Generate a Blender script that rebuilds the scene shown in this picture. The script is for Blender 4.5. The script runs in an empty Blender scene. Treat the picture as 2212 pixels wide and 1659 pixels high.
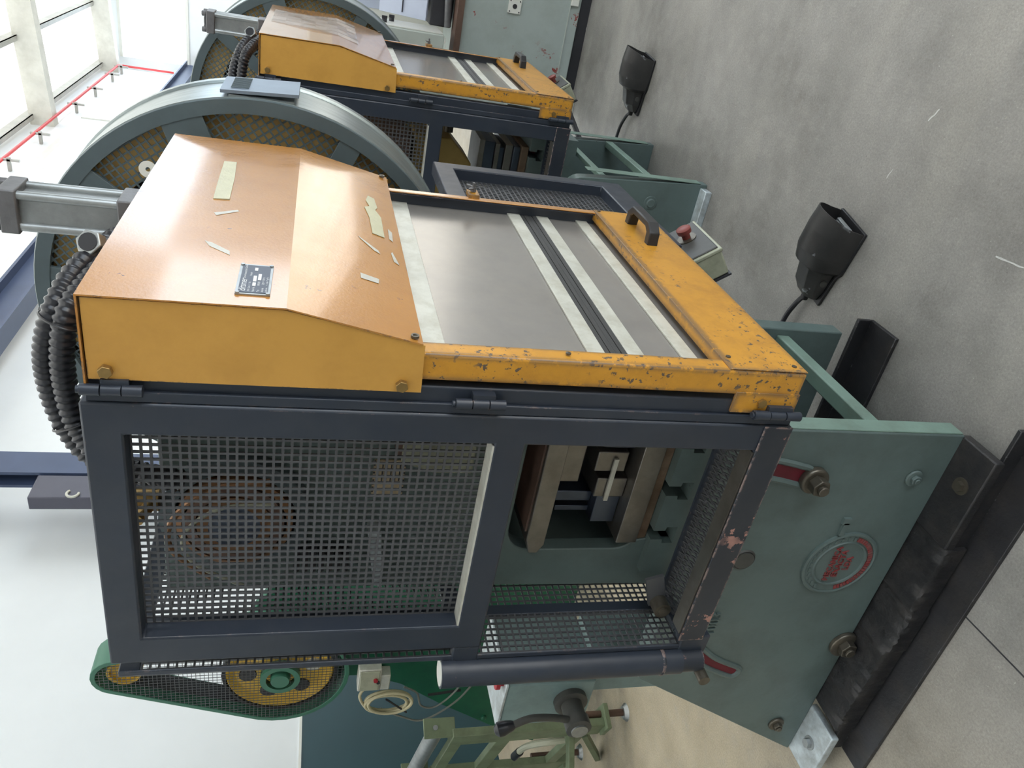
import bpy, bmesh, math, random
from mathutils import Vector, Matrix
random.seed(7)
S = bpy.context.scene
C = S.collection
PI = math.pi

# ---------------------------------------------------------------- camera
YAW, PITCH, ROLL = math.radians(30.81677), math.radians(15.2728), math.radians(2.65188)
fw = Vector((math.cos(PITCH)*math.cos(YAW), math.cos(PITCH)*math.sin(YAW), -math.sin(PITCH)))
rt = Vector((math.sin(YAW), -math.cos(YAW), 0))
dn = fw.cross(rt)
m0 = math.cos(ROLL)*rt - math.sin(ROLL)*dn
m1 = math.sin(ROLL)*rt + math.cos(ROLL)*dn
cam_d = bpy.data.cameras.new('camera'); cam = bpy.data.objects.new('camera', cam_d); C.objects.link(cam)
X, Y, Z = m1, m0, -fw                       # the phone was held sideways: world up points to the picture's left
cam.matrix_world = Matrix(((X.x, Y.x, Z.x, 0), (X.y, Y.y, Z.y, 0), (X.z, Y.z, Z.z, 1.65), (0, 0, 0, 1)))
cam_d.sensor_width = 36; cam_d.lens = 1663.84/2212*36; cam_d.clip_start = .02; cam_d.clip_end = 200
S.camera = cam

# ---------------------------------------------------------------- light
w = bpy.data.worlds.new('world'); S.world = w; w.use_nodes = True
bg = w.node_tree.nodes['Background']; bg.inputs[0].default_value = (.80, .90, 1.0, 1); bg.inputs[1].default_value = 3.6
sun_d = bpy.data.lights.new('sun', 'SUN'); sun_d.energy = 32; sun_d.angle = math.radians(.6); sun_d.color = (1, .975, .93)
sun = bpy.data.objects.new('sun', sun_d); C.objects.link(sun)
sun.rotation_euler = Vector((-.10, 1, -1.0)).to_track_quat('-Z', 'Y').to_euler(); sun.location = (10, -12, 14)   # added for the hood glare; falls in through the added gateways
S.view_settings.view_transform = 'Standard'; S.view_settings.look = 'None'
S.view_settings.gamma = 1; S.view_settings.use_curve_mapping = False
S.view_settings.exposure = 0.42
S.cycles.use_denoising = True
S.cycles.max_bounces = 6; S.cycles.diffuse_bounces = 4; S.cycles.glossy_bounces = 3
S.cycles.sample_clamp_indirect = 6

# ---------------------------------------------------------------- materials
def srgb(r, g, b):
    f = lambda c: (c/255/12.92) if c/255 <= .04045 else ((c/255+.055)/1.055)**2.4
    return (f(r), f(g), f(b))
def mat(name, col, rough=.5, metal=0., var=.12, scale=6., bump=0., bscale=60., chips=None, edge=None, grime=None, coat=0., spec=None, stretch=None, alpha=None, rvar=.0):
    """col linear rgb; chips=(colour, scale, threshold, mask_scale, mask_threshold); edge=(colour, radius, amount); grime=(colour, scale, amount)"""
    m = bpy.data.materials.new(name); m.use_nodes = True
    nt = m.node_tree; N = nt.nodes; L = nt.links; bs = N['Principled BSDF']
    tc = N.new('ShaderNodeTexCoord'); mp = N.new('ShaderNodeMapping'); L.new(tc.outputs['Object'], mp.inputs[0])
    if stretch: mp.inputs['Scale'].default_value = stretch
    def noise(sc, det=6., ro=.6):
        n = N.new('ShaderNodeTexNoise'); n.inputs['Scale'].default_value = sc; n.inputs['Detail'].default_value = det; n.inputs['Roughness'].default_value = ro
        L.new(mp.outputs[0], n.inputs['Vector']); return n.outputs['Fac']
    def ramp(sock, a, b):
        r = N.new('ShaderNodeMapRange'); r.inputs[1].default_value = a; r.inputs[2].default_value = b; L.new(sock, r.inputs[0]); return r.outputs[0]
    def mix(fac, a, b):
        x = N.new('ShaderNodeMix'); x.data_type = 'RGBA'
        for s, v in ((0, fac), (6, a), (7, b)):
            if hasattr(v, 'links'): L.new(v, x.inputs[s])
            else: x.inputs[s].default_value = v if s == 0 else (*v, 1)
        return x.outputs[2]
    def mul(a, b):
        x = N.new('ShaderNodeMath'); x.operation = 'MULTIPLY'; L.new(a, x.inputs[0])
        if hasattr(b, 'links'): L.new(b, x.inputs[1])
        else: x.inputs[1].default_value = b
        return x.outputs[0]
    dk = tuple(c*(1-var) for c in col); lt = tuple(min(1, c*(1+var)) for c in col)
    out = mix(ramp(noise(scale), .3, .7), dk, lt) if var else None
    if grime:
        gc, gs, ga = grime
        out = mix(mul(ramp(noise(gs, 8, .7), .45, .75), ga), out if out else col, gc)
    ev = None
    if edge:
        ec, er, ea = edge
        bv = N.new('ShaderNodeBevel'); bv.samples = 4; bv.inputs[0].default_value = er
        ge = N.new('ShaderNodeNewGeometry'); dp = N.new('ShaderNodeVectorMath'); dp.operation = 'DOT_PRODUCT'
        L.new(bv.outputs[0], dp.inputs[0]); L.new(ge.outputs['Normal'], dp.inputs[1])
        ev = mul(mul(ramp(dp.outputs['Value'], .995, .93), ramp(noise(35., 8, .75), .62-.3*ea, .66-.3*ea)), 1.)
        out = mix(ev, out if out else col, ec)
    if chips:
        cc, cs, ct, ms, mt_ = chips
        cv = mul(ramp(noise(cs, 5, .65), ct, ct+.02), ramp(noise(ms, 3, .5), mt_, mt_+.06))
        out = mix(cv, out if out else col, cc)
    if out: L.new(out, bs.inputs['Base Color'])
    else: bs.inputs['Base Color'].default_value = (*col, 1)
    bs.inputs['Roughness'].default_value = rough; bs.inputs['Metallic'].default_value = metal
    if rvar: L.new(ramp2(N, L, noise(scale*2.3), .35, .65, rough-rvar, rough+rvar), bs.inputs['Roughness'])
    if coat: bs.inputs['Coat Weight'].default_value = coat; bs.inputs['Coat Roughness'].default_value = .09
    if spec is not None: bs.inputs['Specular IOR Level'].default_value = spec
    if alpha is not None: bs.inputs['Alpha'].default_value = alpha
    if bump:
        b = N.new('ShaderNodeBump'); b.inputs['Strength'].default_value = bump; b.inputs['Distance'].default_value = .004
        L.new(noise(bscale), b.inputs['Height']); L.new(b.outputs[0], bs.inputs['Normal'])
    return m
def ramp2(N, L, sock, a, b, c, d):
    r = N.new('ShaderNodeMapRange'); r.inputs[1].default_value = a; r.inputs[2].default_value = b; r.inputs[3].default_value = c; r.inputs[4].default_value = d
    L.new(sock, r.inputs[0]); return r.outputs[0]

ORANGE = (.50, .225, .045)
M = {}
M['orange'] = mat('orange_paint', ORANGE, .21, var=.06, scale=5, bump=.12, bscale=170, grime=((.33, .13, .03), 9, .35), edge=((.13, .085, .05), .003, .25), chips=((.16, .08, .045), 38, .665, 5, .54), rvar=.05, coat=.8)
M['orange_worn'] = mat('worn_orange_paint', (.60, .285, .03), .36, var=.08, scale=7, bump=.1, bscale=200, grime=((.30, .13, .02), 16, .5), edge=((.13, .09, .06), .018, .75), chips=((.12, .085, .06), 70, .58, 7, .48))
M['hoodside'] = mat('lit_orange_side_paint', (.60, .32, .065), .42, var=.05, scale=4, grime=((.36, .17, .03), 7, .35), edge=((.15, .09, .05), .003, .3), chips=((.13, .09, .05), 40, .70, 6, .6))  # the hood's own orange, lightened for how light falls on its sides
M['black'] = mat('black_guard_paint', (.028, .036, .052), .38, var=.12, scale=5, grime=((.06, .065, .07), 14, .3), chips=((.33, .20, .17), 30, .72, 4, .60), edge=((.22, .16, .14), .003, .18), rvar=.06)
M['blackworn'] = mat('chipped_black_paint', (.022, .027, .037), .42, var=.15, scale=5, grime=((.06, .06, .06), 14, .3), chips=((.40, .21, .17), 22, .57, 7, .50), edge=((.34, .24, .21), .006, .5))
M['mesh'] = mat('dark_mesh_steel', (.105, .108, .115), .42, .4, var=.1)
M['green'] = mat('press_green_paint', (.115, .158, .150), .45, var=.10, scale=3, bump=.12, bscale=60, grime=((.055, .068, .058), 5, .55), chips=((.03, .035, .03), 55, .70, 4, .52), rvar=.06)
M['greenlt'] = mat('lit_green_paint', (.19, .28, .23), .45, var=.1, scale=6, grime=((.10, .11, .08), 8, .5))  # press green with the stronger front light put into the colour
M['greydrk'] = mat('blue_grey_flywheel_paint', (.085, .115, .125), .42, var=.1, scale=5, grime=((.05, .06, .06), 9, .3), chips=((.20, .10, .08), 40, .73, 4, .6))
M['rim'] = mat('worn_steel_rim', (.30, .34, .34), .34, .75, var=.2, scale=9, grime=((.10, .14, .14), 6, .6), stretch=(14, 1, 1))
M['rimplate'] = mat('blue_grey_plate', (.20, .25, .31), .45, .3, var=.1, scale=9)
M['wheel'] = mat('flywheel_yellow', (.80, .56, .22), .6, var=.15, scale=8)
M['steel'] = mat('bare_steel', (.25, .235, .21), .38, .85, var=.18, scale=14, grime=((.14, .11, .08), 8, .5))
M['steelrust'] = mat('rusty_steel', (.20, .14, .095), .55, .5, var=.3, scale=12, grime=((.10, .045, .02), 9, .8))
M['steelblue'] = mat('blue_tool_steel', (.10, .12, .16), .32, .8, var=.15, scale=9)
M['alu'] = mat('cast_aluminium', (.40, .42, .42), .42, .8, var=.15, scale=16, grime=((.18, .18, .17), 12, .5))
M['caststeel'] = mat('grey_casting', (.16, .16, .165), .5, .5, var=.2, scale=22, bump=.2, bscale=90)
M['strip'] = mat('pale_aluminium_strip', (.62, .62, .55), .45, .25, var=.10, scale=14, grime=((.34, .31, .22), 16, .6))
M['pane'] = mat('hazy_polycarbonate', (.30, .285, .265), .22, .35, var=.12, scale=3, bump=.02, bscale=4, grime=((.38, .35, .30), 5, .5))
M['seal'] = mat('dark_rubber_seal', (.05, .05, .05), .6, var=.2, scale=20, stretch=(1, 1, 12))
M['plastic'] = mat('black_plastic', (.022, .022, .024), .42, var=.1, bump=.08, bscale=300)
M['pedal'] = mat('scuffed_black_plastic', (.040, .039, .039), .40, var=.15, scale=9, bump=.1, bscale=200, grime=((.075, .07, .065), 14, .4), chips=((.36, .38, .41), 13, .64, 6, .53))
M['hose'] = mat('black_corrugated_hose', (.020, .021, .026), .30, var=.1)
M['tape'] = mat('pale_yellow_tape', (.55, .53, .36), .45, var=.1, scale=20, bump=.3, bscale=60)
M['tapegrey'] = mat('grey_tape', (.55, .54, .48), .4, var=.12, scale=30, bump=.2, bscale=80)
M['film'] = mat('clear_plastic_film', (.62, .60, .58), .12, 0, var=.1, scale=6, bump=.6, bscale=14, alpha=.45)
M['plateblue'] = mat('name_plate_blue', (.035, .045, .07), .35, .2, var=.1)
M['white'] = mat('white_print', (.75, .76, .76), .5, var=.03)
M['red'] = mat('red_paint', (.38, .02, .03), .5, var=.15, scale=12)
M['redslot'] = mat('shaded_red_slot', (.13, .008, .018), .6, var=.2, scale=20)  # shade of the deep slot put into a darker red
M['redworn'] = mat('worn_red_paint', (.24, .035, .035), .6, var=.2, scale=60, grime=((.10, .13, .12), 50, .8))
M['redcap'] = mat('dull_red_button', (.22, .045, .035), .45, var=.15, scale=30)
M['rubber'] = mat('greasy_black_pad', (.018, .018, .020), .45, var=.3, scale=12, bump=.7, bscale=45, grime=((.055, .045, .035), 12, .5))
M['rail'] = mat('dirty_black_rail', (.028, .028, .031), .42, .2, var=.3, scale=7, bump=.4, bscale=40, grime=((.07, .06, .05), 9, .6), chips=((.5, .5, .48), 90, .74, 6, .5), edge=((.28, .28, .29), .003, .2))
M['bolt'] = mat('greasy_bolt', (.13, .115, .09), .4, .7, var=.2, scale=30)
M['brass'] = mat('brass_bolt', (.34, .22, .08), .4, .7, var=.2, scale=30)
M['cream'] = mat('cream_enclosure', (.40, .41, .30), .4, var=.08, scale=10, grime=((.16, .15, .10), 12, .6))
M['boxgrey'] = mat('dark_grey_lid', (.075, .075, .068), .5, var=.15, scale=12, grime=((.03, .03, .03), 10, .5))
M['copper'] = mat('copper_cable', (.30, .16, .08), .4, .5, var=.2)
M['label'] = mat('yellowed_label', (.52, .42, .27), .6, var=.12, scale=40)
M['cab'] = mat('cabinet_pale_grey', (.40, .455, .43), .4, var=.06, scale=4, grime=((.28, .30, .26), 5, .5), chips=((.28, .05, .04), 9, .60, 2.5, .47))
M['desk'] = mat('desk_pale_green', (.50, .54, .49), .35, var=.05)
M['offwhite'] = mat('off_white_panel', (.74, .74, .68), .4, var=.04)
M['bluepanel'] = mat('pale_blue_panel', (.52, .57, .70), .3, var=.06, scale=5)
M['dark'] = mat('dark_machine', (.03, .03, .035), .5, var=.2)
M['brown'] = mat('brown_post', (.12, .07, .05), .6, var=.25, scale=10)
M['bluesteel'] = mat('blue_steel_paint', (.060, .085, .16), .45, var=.08, scale=3)
M['boxwall'] = mat('wall_box_paint', (.085, .085, .115), .45, var=.06)
M['pressgreen'] = mat('deep_green_paint', (.012, .115, .058), .42, var=.12, scale=4, grime=((.008, .05, .04), 5, .5))
M['guardgreen'] = mat('belt_guard_green', (.045, .165, .105), .42, var=.08, scale=5)
M['yellow'] = mat('pulley_yellow', (.72, .46, .05), .45, var=.08, scale=9)
M['belt'] = mat('black_belt', (.018, .02, .022), .6, var=.2)
M['olive'] = mat('olive_stand_paint', (.165, .21, .125), .5, var=.12, scale=6, grime=((.06, .06, .035), 8, .6))
M['gear'] = mat('gearbox_paint', (.21, .30, .295), .42, var=.1, scale=6, grime=((.12, .15, .14), 8, .5))
M['worn'] = mat('chipped_pale_edge', (.52, .58, .60), .4, .3, var=.3, scale=18, grime=((.25, .25, .23), 14, .8))
M['cable'] = mat('cream_cable', (.55, .50, .32), .5, var=.1)
M['cablegrey'] = mat('grey_cable', (.20, .21, .19), .5, var=.1)
M['tealhose'] = mat('teal_air_hose', (.03, .12, .11), .3, var=.05)
M['clearhose'] = mat('milky_hose', (.42, .43, .33), .35, var=.1)
M['zip'] = mat('black_zip_tie', (.02, .02, .022), .4, var=0)
M['ram'] = mat('greasy_yellow_casting', (.36, .25, .075), .5, .1, var=.2, scale=9, grime=((.10, .06, .02), 9, .7))
M['rampink'] = mat('brown_primer', (.20, .125, .095), .55, .2, var=.2, scale=8, grime=((.09, .055, .04), 7, .6))
M['wallwhite'] = mat('white_wall_paint', (.80, .83, .84), .55, var=.03, scale=1.2, bump=.06, bscale=9)
M['wallgrey'] = mat('grey_render', (.34, .35, .35), .7, var=.08, scale=1)
M['dado'] = mat('dark_teal_dado', (.014, .055, .068), .42, var=.06, scale=2, spec=.4)
M['roofw'] = mat('white_roof_sheet', (.82, .83, .80), .6, var=.04, scale=1)
M['conc'] = mat('pale_concrete', (.62, .61, .55), .7, var=.1, scale=2, grime=((.45, .44, .38), 3, .6))
M['purlin'] = mat('galvanised_purlin', (.40, .40, .37), .5, .2, var=.12, scale=3)
M['redpipe'] = mat('red_pipe_paint', (.62, .06, .06), .4, var=.06)

def floor_mat():
    m = bpy.data.materials.new('concrete_floor'); m.use_nodes = True
    nt = m.node_tree; N = nt.nodes; L = nt.links; bs = N['Principled BSDF']
    tc = N.new('ShaderNodeTexCoord')
    def noise(sc, det=8., ro=.6, st=None, rot=0):
        mp = N.new('ShaderNodeMapping'); L.new(tc.outputs['Object'], mp.inputs[0])
        if st: mp.inputs['Scale'].default_value = st
        mp.inputs['Rotation'].default_value = (0, 0, rot)
        n = N.new('ShaderNodeTexNoise'); n.inputs['Scale'].default_value = sc; n.inputs['Detail'].default_value = det; n.inputs['Roughness'].default_value = ro
        L.new(mp.outputs[0], n.inputs['Vector']); return n.outputs['Fac']
    def rng(s, a, b, c=0., d=1.):
        return ramp2(N, L, s, a, b, c, d)
    def mix(f, a, b):
        x = N.new('ShaderNodeMix'); x.data_type = 'RGBA'
        for s, v in ((0, f), (6, a), (7, b)):
            if hasattr(v, 'links'): L.new(v, x.inputs[s])
            else: x.inputs[s].default_value = v if s == 0 else (*v, 1)
        return x.outputs[2]
    c = mix(rng(noise(1.6, 10, .66), .36, .64), (.205, .197, .184), (.34, .328, .305))
    c = mix(rng(noise(3.0, 6, .6, (1, .22, 1), .5), .48, .72, 0, .55), c, (.37, .355, .315))
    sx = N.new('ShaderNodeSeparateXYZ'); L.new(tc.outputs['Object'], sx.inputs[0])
    tan = rng(sx.outputs[1], 1.2, 2.6, 0, .85)  # warm light on the left floor, put into the colour as tan
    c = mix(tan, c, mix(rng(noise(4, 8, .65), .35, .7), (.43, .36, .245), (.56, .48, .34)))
    c = mix(rng(noise(1.3, 8, .62), .53, .68, 0, .62), c, (.118, .106, .094))
    c = mix(rng(noise(14, 9, .75), .50, .70, 0, .35), c, (.40, .385, .35))
    c = mix(rng(noise(120, 3, .7), .66, .72, 0, .55), c, (.62, .60, .55))
    c = mix(rng(noise(45, 4, .7), .69, .73, 0, .7), c, (.50, .46, .38))
    c = mix(rng(noise(70, 3, .7, None, 1.), .70, .74, 0, .8), c, (.07, .065, .06))
    mu = N.new('ShaderNodeMix'); mu.data_type = 'RGBA'; mu.blend_type = 'MULTIPLY'; mu.inputs[0].default_value = 1
    L.new(c, mu.inputs[6]); gr = N.new('ShaderNodeCombineColor'); fz = rng(noise(150, 6, .8), .3, .7, .74, 1.24)
    for q in range(3): L.new(fz, gr.inputs[q])
    L.new(gr.outputs[0], mu.inputs[7]); c = mu.outputs[2]
    L.new(c, bs.inputs['Base Color'])
    L.new(rng(noise(5, 6), .3, .7, .45, .75), bs.inputs['Roughness'])
    b = N.new('ShaderNodeBump'); b.inputs['Strength'].default_value = .25; b.inputs['Distance'].default_value = .004
    L.new(noise(90, 8, .7), b.inputs['Height']); L.new(b.outputs[0], bs.inputs['Normal'])
    return m
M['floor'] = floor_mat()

# ---------------------------------------------------------------- mesh helpers
class B:
    def __init__(s): s.v = []; s.f = []; s.m = []; s.mi = 0
    def add(s, vs, fs):
        o = len(s.v); s.v += [tuple(p) for p in vs]; s.f += [tuple(o+i for i in q) for q in fs]; s.m += [s.mi]*len(fs); return s
    def box(s, x0, x1, y0, y1, z0, z1):
        return s.add([(x0,y0,z0),(x1,y0,z0),(x1,y1,z0),(x0,y1,z0),(x0,y0,z1),(x1,y0,z1),(x1,y1,z1),(x0,y1,z1)],
                     [(0,3,2,1),(4,5,6,7),(0,1,5,4),(1,2,6,5),(2,3,7,6),(3,0,4,7)])
    def obox(s, c, ax, h):
        c = Vector(c); a = [Vector(q).normalized()*k for q, k in zip(ax, h)]
        vs = [c+a[0]*i+a[1]*j+a[2]*k for k in (-1,1) for i, j in ((-1,-1),(1,-1),(1,1),(-1,1))]
        return s.add(vs, [(0,3,2,1),(4,5,6,7),(0,1,5,4),(1,2,6,5),(2,3,7,6),(3,0,4,7)])
    def bar(s, p, q, wd, th, up=(0,0,1)):
        p = Vector(p); q = Vector(q); d = q-p; u = Vector(up); n = d.cross(u).normalized(); u = n.cross(d).normalized()
        return s.obox((p+q)/2, (d, n, u), (d.length/2, wd/2, th/2))
    def cyl(s, p, q, r, n=20, r2=None, caps=True):
        p = Vector(p); q = Vector(q); d = (q-p).normalized(); r2 = r if r2 is None else r2
        a = d.orthogonal().normalized(); b = d.cross(a)
        vs = [p+(a*math.cos(2*PI*i/n)+b*math.sin(2*PI*i/n))*r for i in range(n)] + [q+(a*math.cos(2*PI*i/n)+b*math.sin(2*PI*i/n))*r2 for i in range(n)]
        fs = [(i,(i+1)%n,n+(i+1)%n,n+i) for i in range(n)]
        if caps: fs += [tuple(reversed(range(n))), tuple(range(n,2*n))]
        return s.add(vs, fs)
    def hexb(s, p, q, r): return s.cyl(p, q, r, 6)
    def lathe(s, prof, o, ax, n=40, closed=False):
        """prof: (radius, height along ax)"""
        o = Vector(o); d = Vector(ax).normalized(); a = d.orthogonal().normalized(); b = d.cross(a)
        vs = [o+d*h+(a*math.cos(2*PI*i/n)+b*math.sin(2*PI*i/n))*r for r, h in prof for i in range(n)]
        k = len(prof); fs = []
        for j in range(k if closed else k-1):
            j2 = (j+1) % k
            fs += [(j*n+i, j*n+(i+1)%n, j2*n+(i+1)%n, j2*n+i) for i in range(n)]
        if not closed:
            if prof[0][0] > 1e-5: fs.append(tuple(reversed(range(n))))
            if prof[-1][0] > 1e-5: fs.append(tuple(range((k-1)*n, k*n)))
        return s.add(vs, fs)
    def tube(s, pts, r, n=10, rfun=None, caps=True):
        P = [Vector(p) for p in pts]; vs = []; up = None
        for i, p in enumerate(P):
            t = (P[min(i+1,len(P)-1)]-P[max(i-1,0)]).normalized()
            if up is None: up = t.orthogonal().normalized()
            up = (up-t*up.dot(t)).normalized(); b = t.cross(up); rr = rfun(i) if rfun else r
            vs += [p+(up*math.cos(2*PI*k/n)+b*math.sin(2*PI*k/n))*rr for k in range(n)]
        fs = [(i*n+k, i*n+(k+1)%n, (i+1)*n+(k+1)%n, (i+1)*n+k) for i in range(len(P)-1) for k in range(n)]
        if caps: fs += [tuple(reversed(range(n))), tuple(range((len(P)-1)*n, len(P)*n))]
        return s.add(vs, fs)
    def prism(s, poly, ax, a0, a1):
        """poly in the two other axes (x: (y,z), y: (x,z), z: (x,y))"""
        def P(u, v, a): return {'x': (a,u,v), 'y': (u,a,v), 'z': (u,v,a)}[ax]
        n = len(poly); vs = [P(u,v,a0) for u,v in poly]+[P(u,v,a1) for u,v in poly]
        return s.add(vs, [tuple(range(n)), tuple(reversed(range(n,2*n)))]+[(i,n+i,n+(i+1)%n,(i+1)%n) for i in range(n)])
    def grid(s, ax, a0, a1, us, vs_, solid):
        """watertight plate with rectangular holes; solid(i, j) tells which cells are filled"""
        def P(u, v, a): return {'x': (a,u,v), 'y': (u,a,v), 'z': (u,v,a)}[ax]
        nu, nv = len(us), len(vs_)
        V = [P(u,v,a) for a in (a0,a1) for v in vs_ for u in us]; idx = lambda i,j,k: k*nu*nv+j*nu+i
        F = []; on = lambda i,j: 0 <= i < nu-1 and 0 <= j < nv-1 and solid(i,j)
        for j in range(nv-1):
            for i in range(nu-1):
                if not on(i,j): continue
                F.append((idx(i,j,0),idx(i,j+1,0),idx(i+1,j+1,0),idx(i+1,j,0)))
                F.append((idx(i,j,1),idx(i+1,j,1),idx(i+1,j+1,1),idx(i,j+1,1)))
                for di,dj,e in ((-1,0,((i,j),(i,j+1))),(1,0,((i+1,j+1),(i+1,j))),(0,-1,((i+1,j),(i,j))),(0,1,((i,j+1),(i+1,j+1)))):
                    if not on(i+di,j+dj): F.append((idx(*e[0],0),idx(*e[0],1),idx(*e[1],1),idx(*e[1],0)))
        return s.add(V, F)
    def build(s, name, ms, parent=None, bevel=0., smooth=True, seg=2, ang=35):
        org = Vector(parent['_o']) if parent is not None else Vector((0,0,0))
        me = bpy.data.meshes.new(name); me.from_pydata([tuple(Vector(p)-org) for p in s.v], [], s.f)
        ms = ms if isinstance(ms, (list, tuple)) else [ms]
        for q in ms: me.materials.append(M[q] if isinstance(q, str) else q)
        me.polygons.foreach_set('material_index', s.m)
        bm = bmesh.new(); bm.from_mesh(me)
        loose = [v for v in bm.verts if not v.link_faces]
        if loose: bmesh.ops.delete(bm, geom=loose, context='VERTS')
        bmesh.ops.recalc_face_normals(bm, faces=bm.faces); bm.to_mesh(me); bm.free()
        if smooth:
            me.polygons.foreach_set('use_smooth', [True]*len(me.polygons)); me.set_sharp_from_angle(angle=math.radians(ang))
        ob = bpy.data.objects.new(name, me); C.objects.link(ob)
        if parent is not None: ob.parent = parent
        ob['_o'] = tuple(org)
        if bevel:
            b = ob.modifiers.new('bevel', 'BEVEL'); b.width = bevel; b.segments = seg; b.limit_method = 'ANGLE'; b.angle_limit = math.radians(40); b.harden_normals = False
        return ob
def thing(name, label, cat, loc, group=None):
    o = bpy.data.objects.new(name, None); C.objects.link(o); o.location = loc; o.empty_display_size = .1
    o['_o'] = tuple(loc); o['label'] = label; o['category'] = cat
    if group: o['group'] = group
    return o
def tag(o, label, cat, group=None):
    o['label'] = label; o['category'] = cat
    if group: o['group'] = group
    return o
def struct(o, label=None):
    o['kind'] = 'structure'
    if label: o['label'] = label
    return o
def copy_tree(o, parent=None, skip=()):
    c = o.copy(); C.objects.link(c); c.parent = parent
    for ch in list(o.children):
        if ch.name.split('.')[0] not in skip: copy_tree(ch, c, skip)
    return c
def text_mesh(b, body, origin, ux, uy, size, depth=.0, mi=0, shear=0., align='LEFT', spacing=1.):
    cu = bpy.data.curves.new('txt', 'FONT'); cu.body = body; cu.size = 1; cu.extrude = 0; cu.align_x = align; cu.shear = shear; cu.resolution_u = 3; cu.space_character = spacing
    o = bpy.data.objects.new('txt', cu); C.objects.link(o)
    dg = bpy.context.evaluated_depsgraph_get(); me = bpy.data.meshes.new_from_object(o.evaluated_get(dg))
    ux = Vector(ux).normalized(); uy = Vector(uy).normalized(); n = ux.cross(uy); og = Vector(origin)
    vs = [og+ux*v.co.x*size+uy*v.co.y*size+n*depth for v in me.vertices]
    old = b.mi; b.mi = mi; b.add(vs, [tuple(p.vertices) for p in me.polygons])
    if depth > .0005:                                # walls of the raised letters
        bm = bmesh.new(); bm.from_mesh(me); E_ = [tuple(v.index for v in e.verts) for e in bm.edges if len(e.link_faces) == 1]; bm.free()
        for i, j in E_:
            b.add([vs[i], vs[j], vs[j]-n*depth, vs[i]-n*depth], [(0,1,2,3)])
    b.mi = old
    bpy.data.objects.remove(o); bpy.data.curves.remove(cu); bpy.data.meshes.remove(me)
def arc(cx, cy, r, a0, a1, n): return [(cx+r*math.cos(math.radians(a0+(a1-a0)*i/n)), cy+r*math.sin(math.radians(a0+(a1-a0)*i/n))) for i in range(n+1)]
def spline(P, n=8):
    P = [Vector(p) for p in P]; out = []
    for i in range(len(P)-1):
        a, b_, c, d = P[max(i-1,0)], P[i], P[i+1], P[min(i+2,len(P)-1)]
        for k in range(n):
            t = k/n
            out.append(.5*((2*b_)+(c-a)*t+(2*a-5*b_+4*c-d)*t*t+(3*b_-a-3*c+d)*t**3))
    return out+[P[-1]]
def screen(ax, a, us, vs_, pitch, bw, th, b=None, slant=0):
    """square-hole sheet as crossing bars, in plane ax=a"""
    b = b or B(); (u0,u1),(v0,v1) = us, vs_
    P = lambda u0,u1,v0,v1,t: {'x': (a-t,a+t,u0,u1,v0,v1), 'y': (u0,u1,a-t,a+t,v0,v1), 'z': (u0,u1,v0,v1,a-t,a+t)}[ax]
    n = int(round((u1-u0)/pitch)); m = int(round((v1-v0)/pitch))
    for i in range(n+1): u = u0+(u1-u0)*i/n; b.box(*P(u-bw/2,u+bw/2,v0,v1,th/2))
    for j in range(m+1): v = v0+(v1-v0)*j/m; b.box(*P(u0,u1,v-bw/2,v+bw/2,th/2*.9))
    return b

M['scrape'] = mat('pale_scrape', (.55, .55, .53), .7, var=.1, scale=40)
# ================================================================ THE SETTING
def pane_mat():
    m = bpy.data.materials.new('window_glass'); m.use_nodes = True; N = m.node_tree.nodes; L = m.node_tree.links
    N.remove(N['Principled BSDF']); t = N.new('ShaderNodeBsdfTransparent'); g = N.new('ShaderNodeBsdfGlossy'); g.inputs['Roughness'].default_value = .05
    x = N.new('ShaderNodeMixShader'); x.inputs[0].default_value = .06; L.new(t.outputs[0], x.inputs[1]); L.new(g.outputs[0], x.inputs[2])
    t.inputs[0].default_value = (.96, .98, 1, 1); L.new(x.outputs[0], N['Material Output'].inputs[0]); return m
M['glass'] = pane_mat()
def sheet_mat():
    m = bpy.data.materials.new('translucent_roof_sheet'); m.use_nodes = True; N = m.node_tree.nodes; L = m.node_tree.links
    N.remove(N['Principled BSDF']); t = N.new('ShaderNodeBsdfTranslucent'); g = N.new('ShaderNodeBsdfDiffuse')
    t.inputs[0].default_value = (.80, .80, .78, 1); g.inputs[0].default_value = (.8, .8, .78, 1)
    x = N.new('ShaderNodeMixShader'); x.inputs[0].default_value = .85; L.new(t.outputs[0], x.inputs[1]); L.new(g.outputs[0], x.inputs[2])
    L.new(x.outputs[0], N['Material Output'].inputs[0]); return m
M['sheet'] = sheet_mat()

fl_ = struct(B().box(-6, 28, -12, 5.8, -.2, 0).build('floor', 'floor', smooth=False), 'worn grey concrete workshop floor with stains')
B().bar((1.085, 1.268, .0003), (.55, 1.24, .0003), .004, .001).build('floor_joint', 'dark', fl_, smooth=False)
for (xa, ya), (xb, yb), wd in (((1.926, .235), (1.903, .196), .006), ((1.981, .385), (1.993, .417), .004), ((5.42, .444), (5.15, .411), .02), ((1.51, .468), (1.40, .458), .005)):
    v_ = [(xa+(xb-xa)*t/6+random.uniform(-.3, .3)*wd, ya+(yb-ya)*t/6+random.uniform(-.3, .3)*wd) for t in range(7)]; dv_ = Vector((yb-ya, xa-xb)).normalized()
    ring = [(x+dv_.x*wd*random.uniform(.2, .6), y+dv_.y*wd*random.uniform(.2, .6), .0006) for x, y in v_]+[(x-dv_.x*wd*random.uniform(.2, .6), y-dv_.y*wd*random.uniform(.2, .6), .0006) for x, y in v_[::-1]]
    B().add(ring, [(i, i+1, 12-i, 13-i) for i in range(6)]).build('scrape_mark', 'scrape', fl_, smooth=False)
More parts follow.
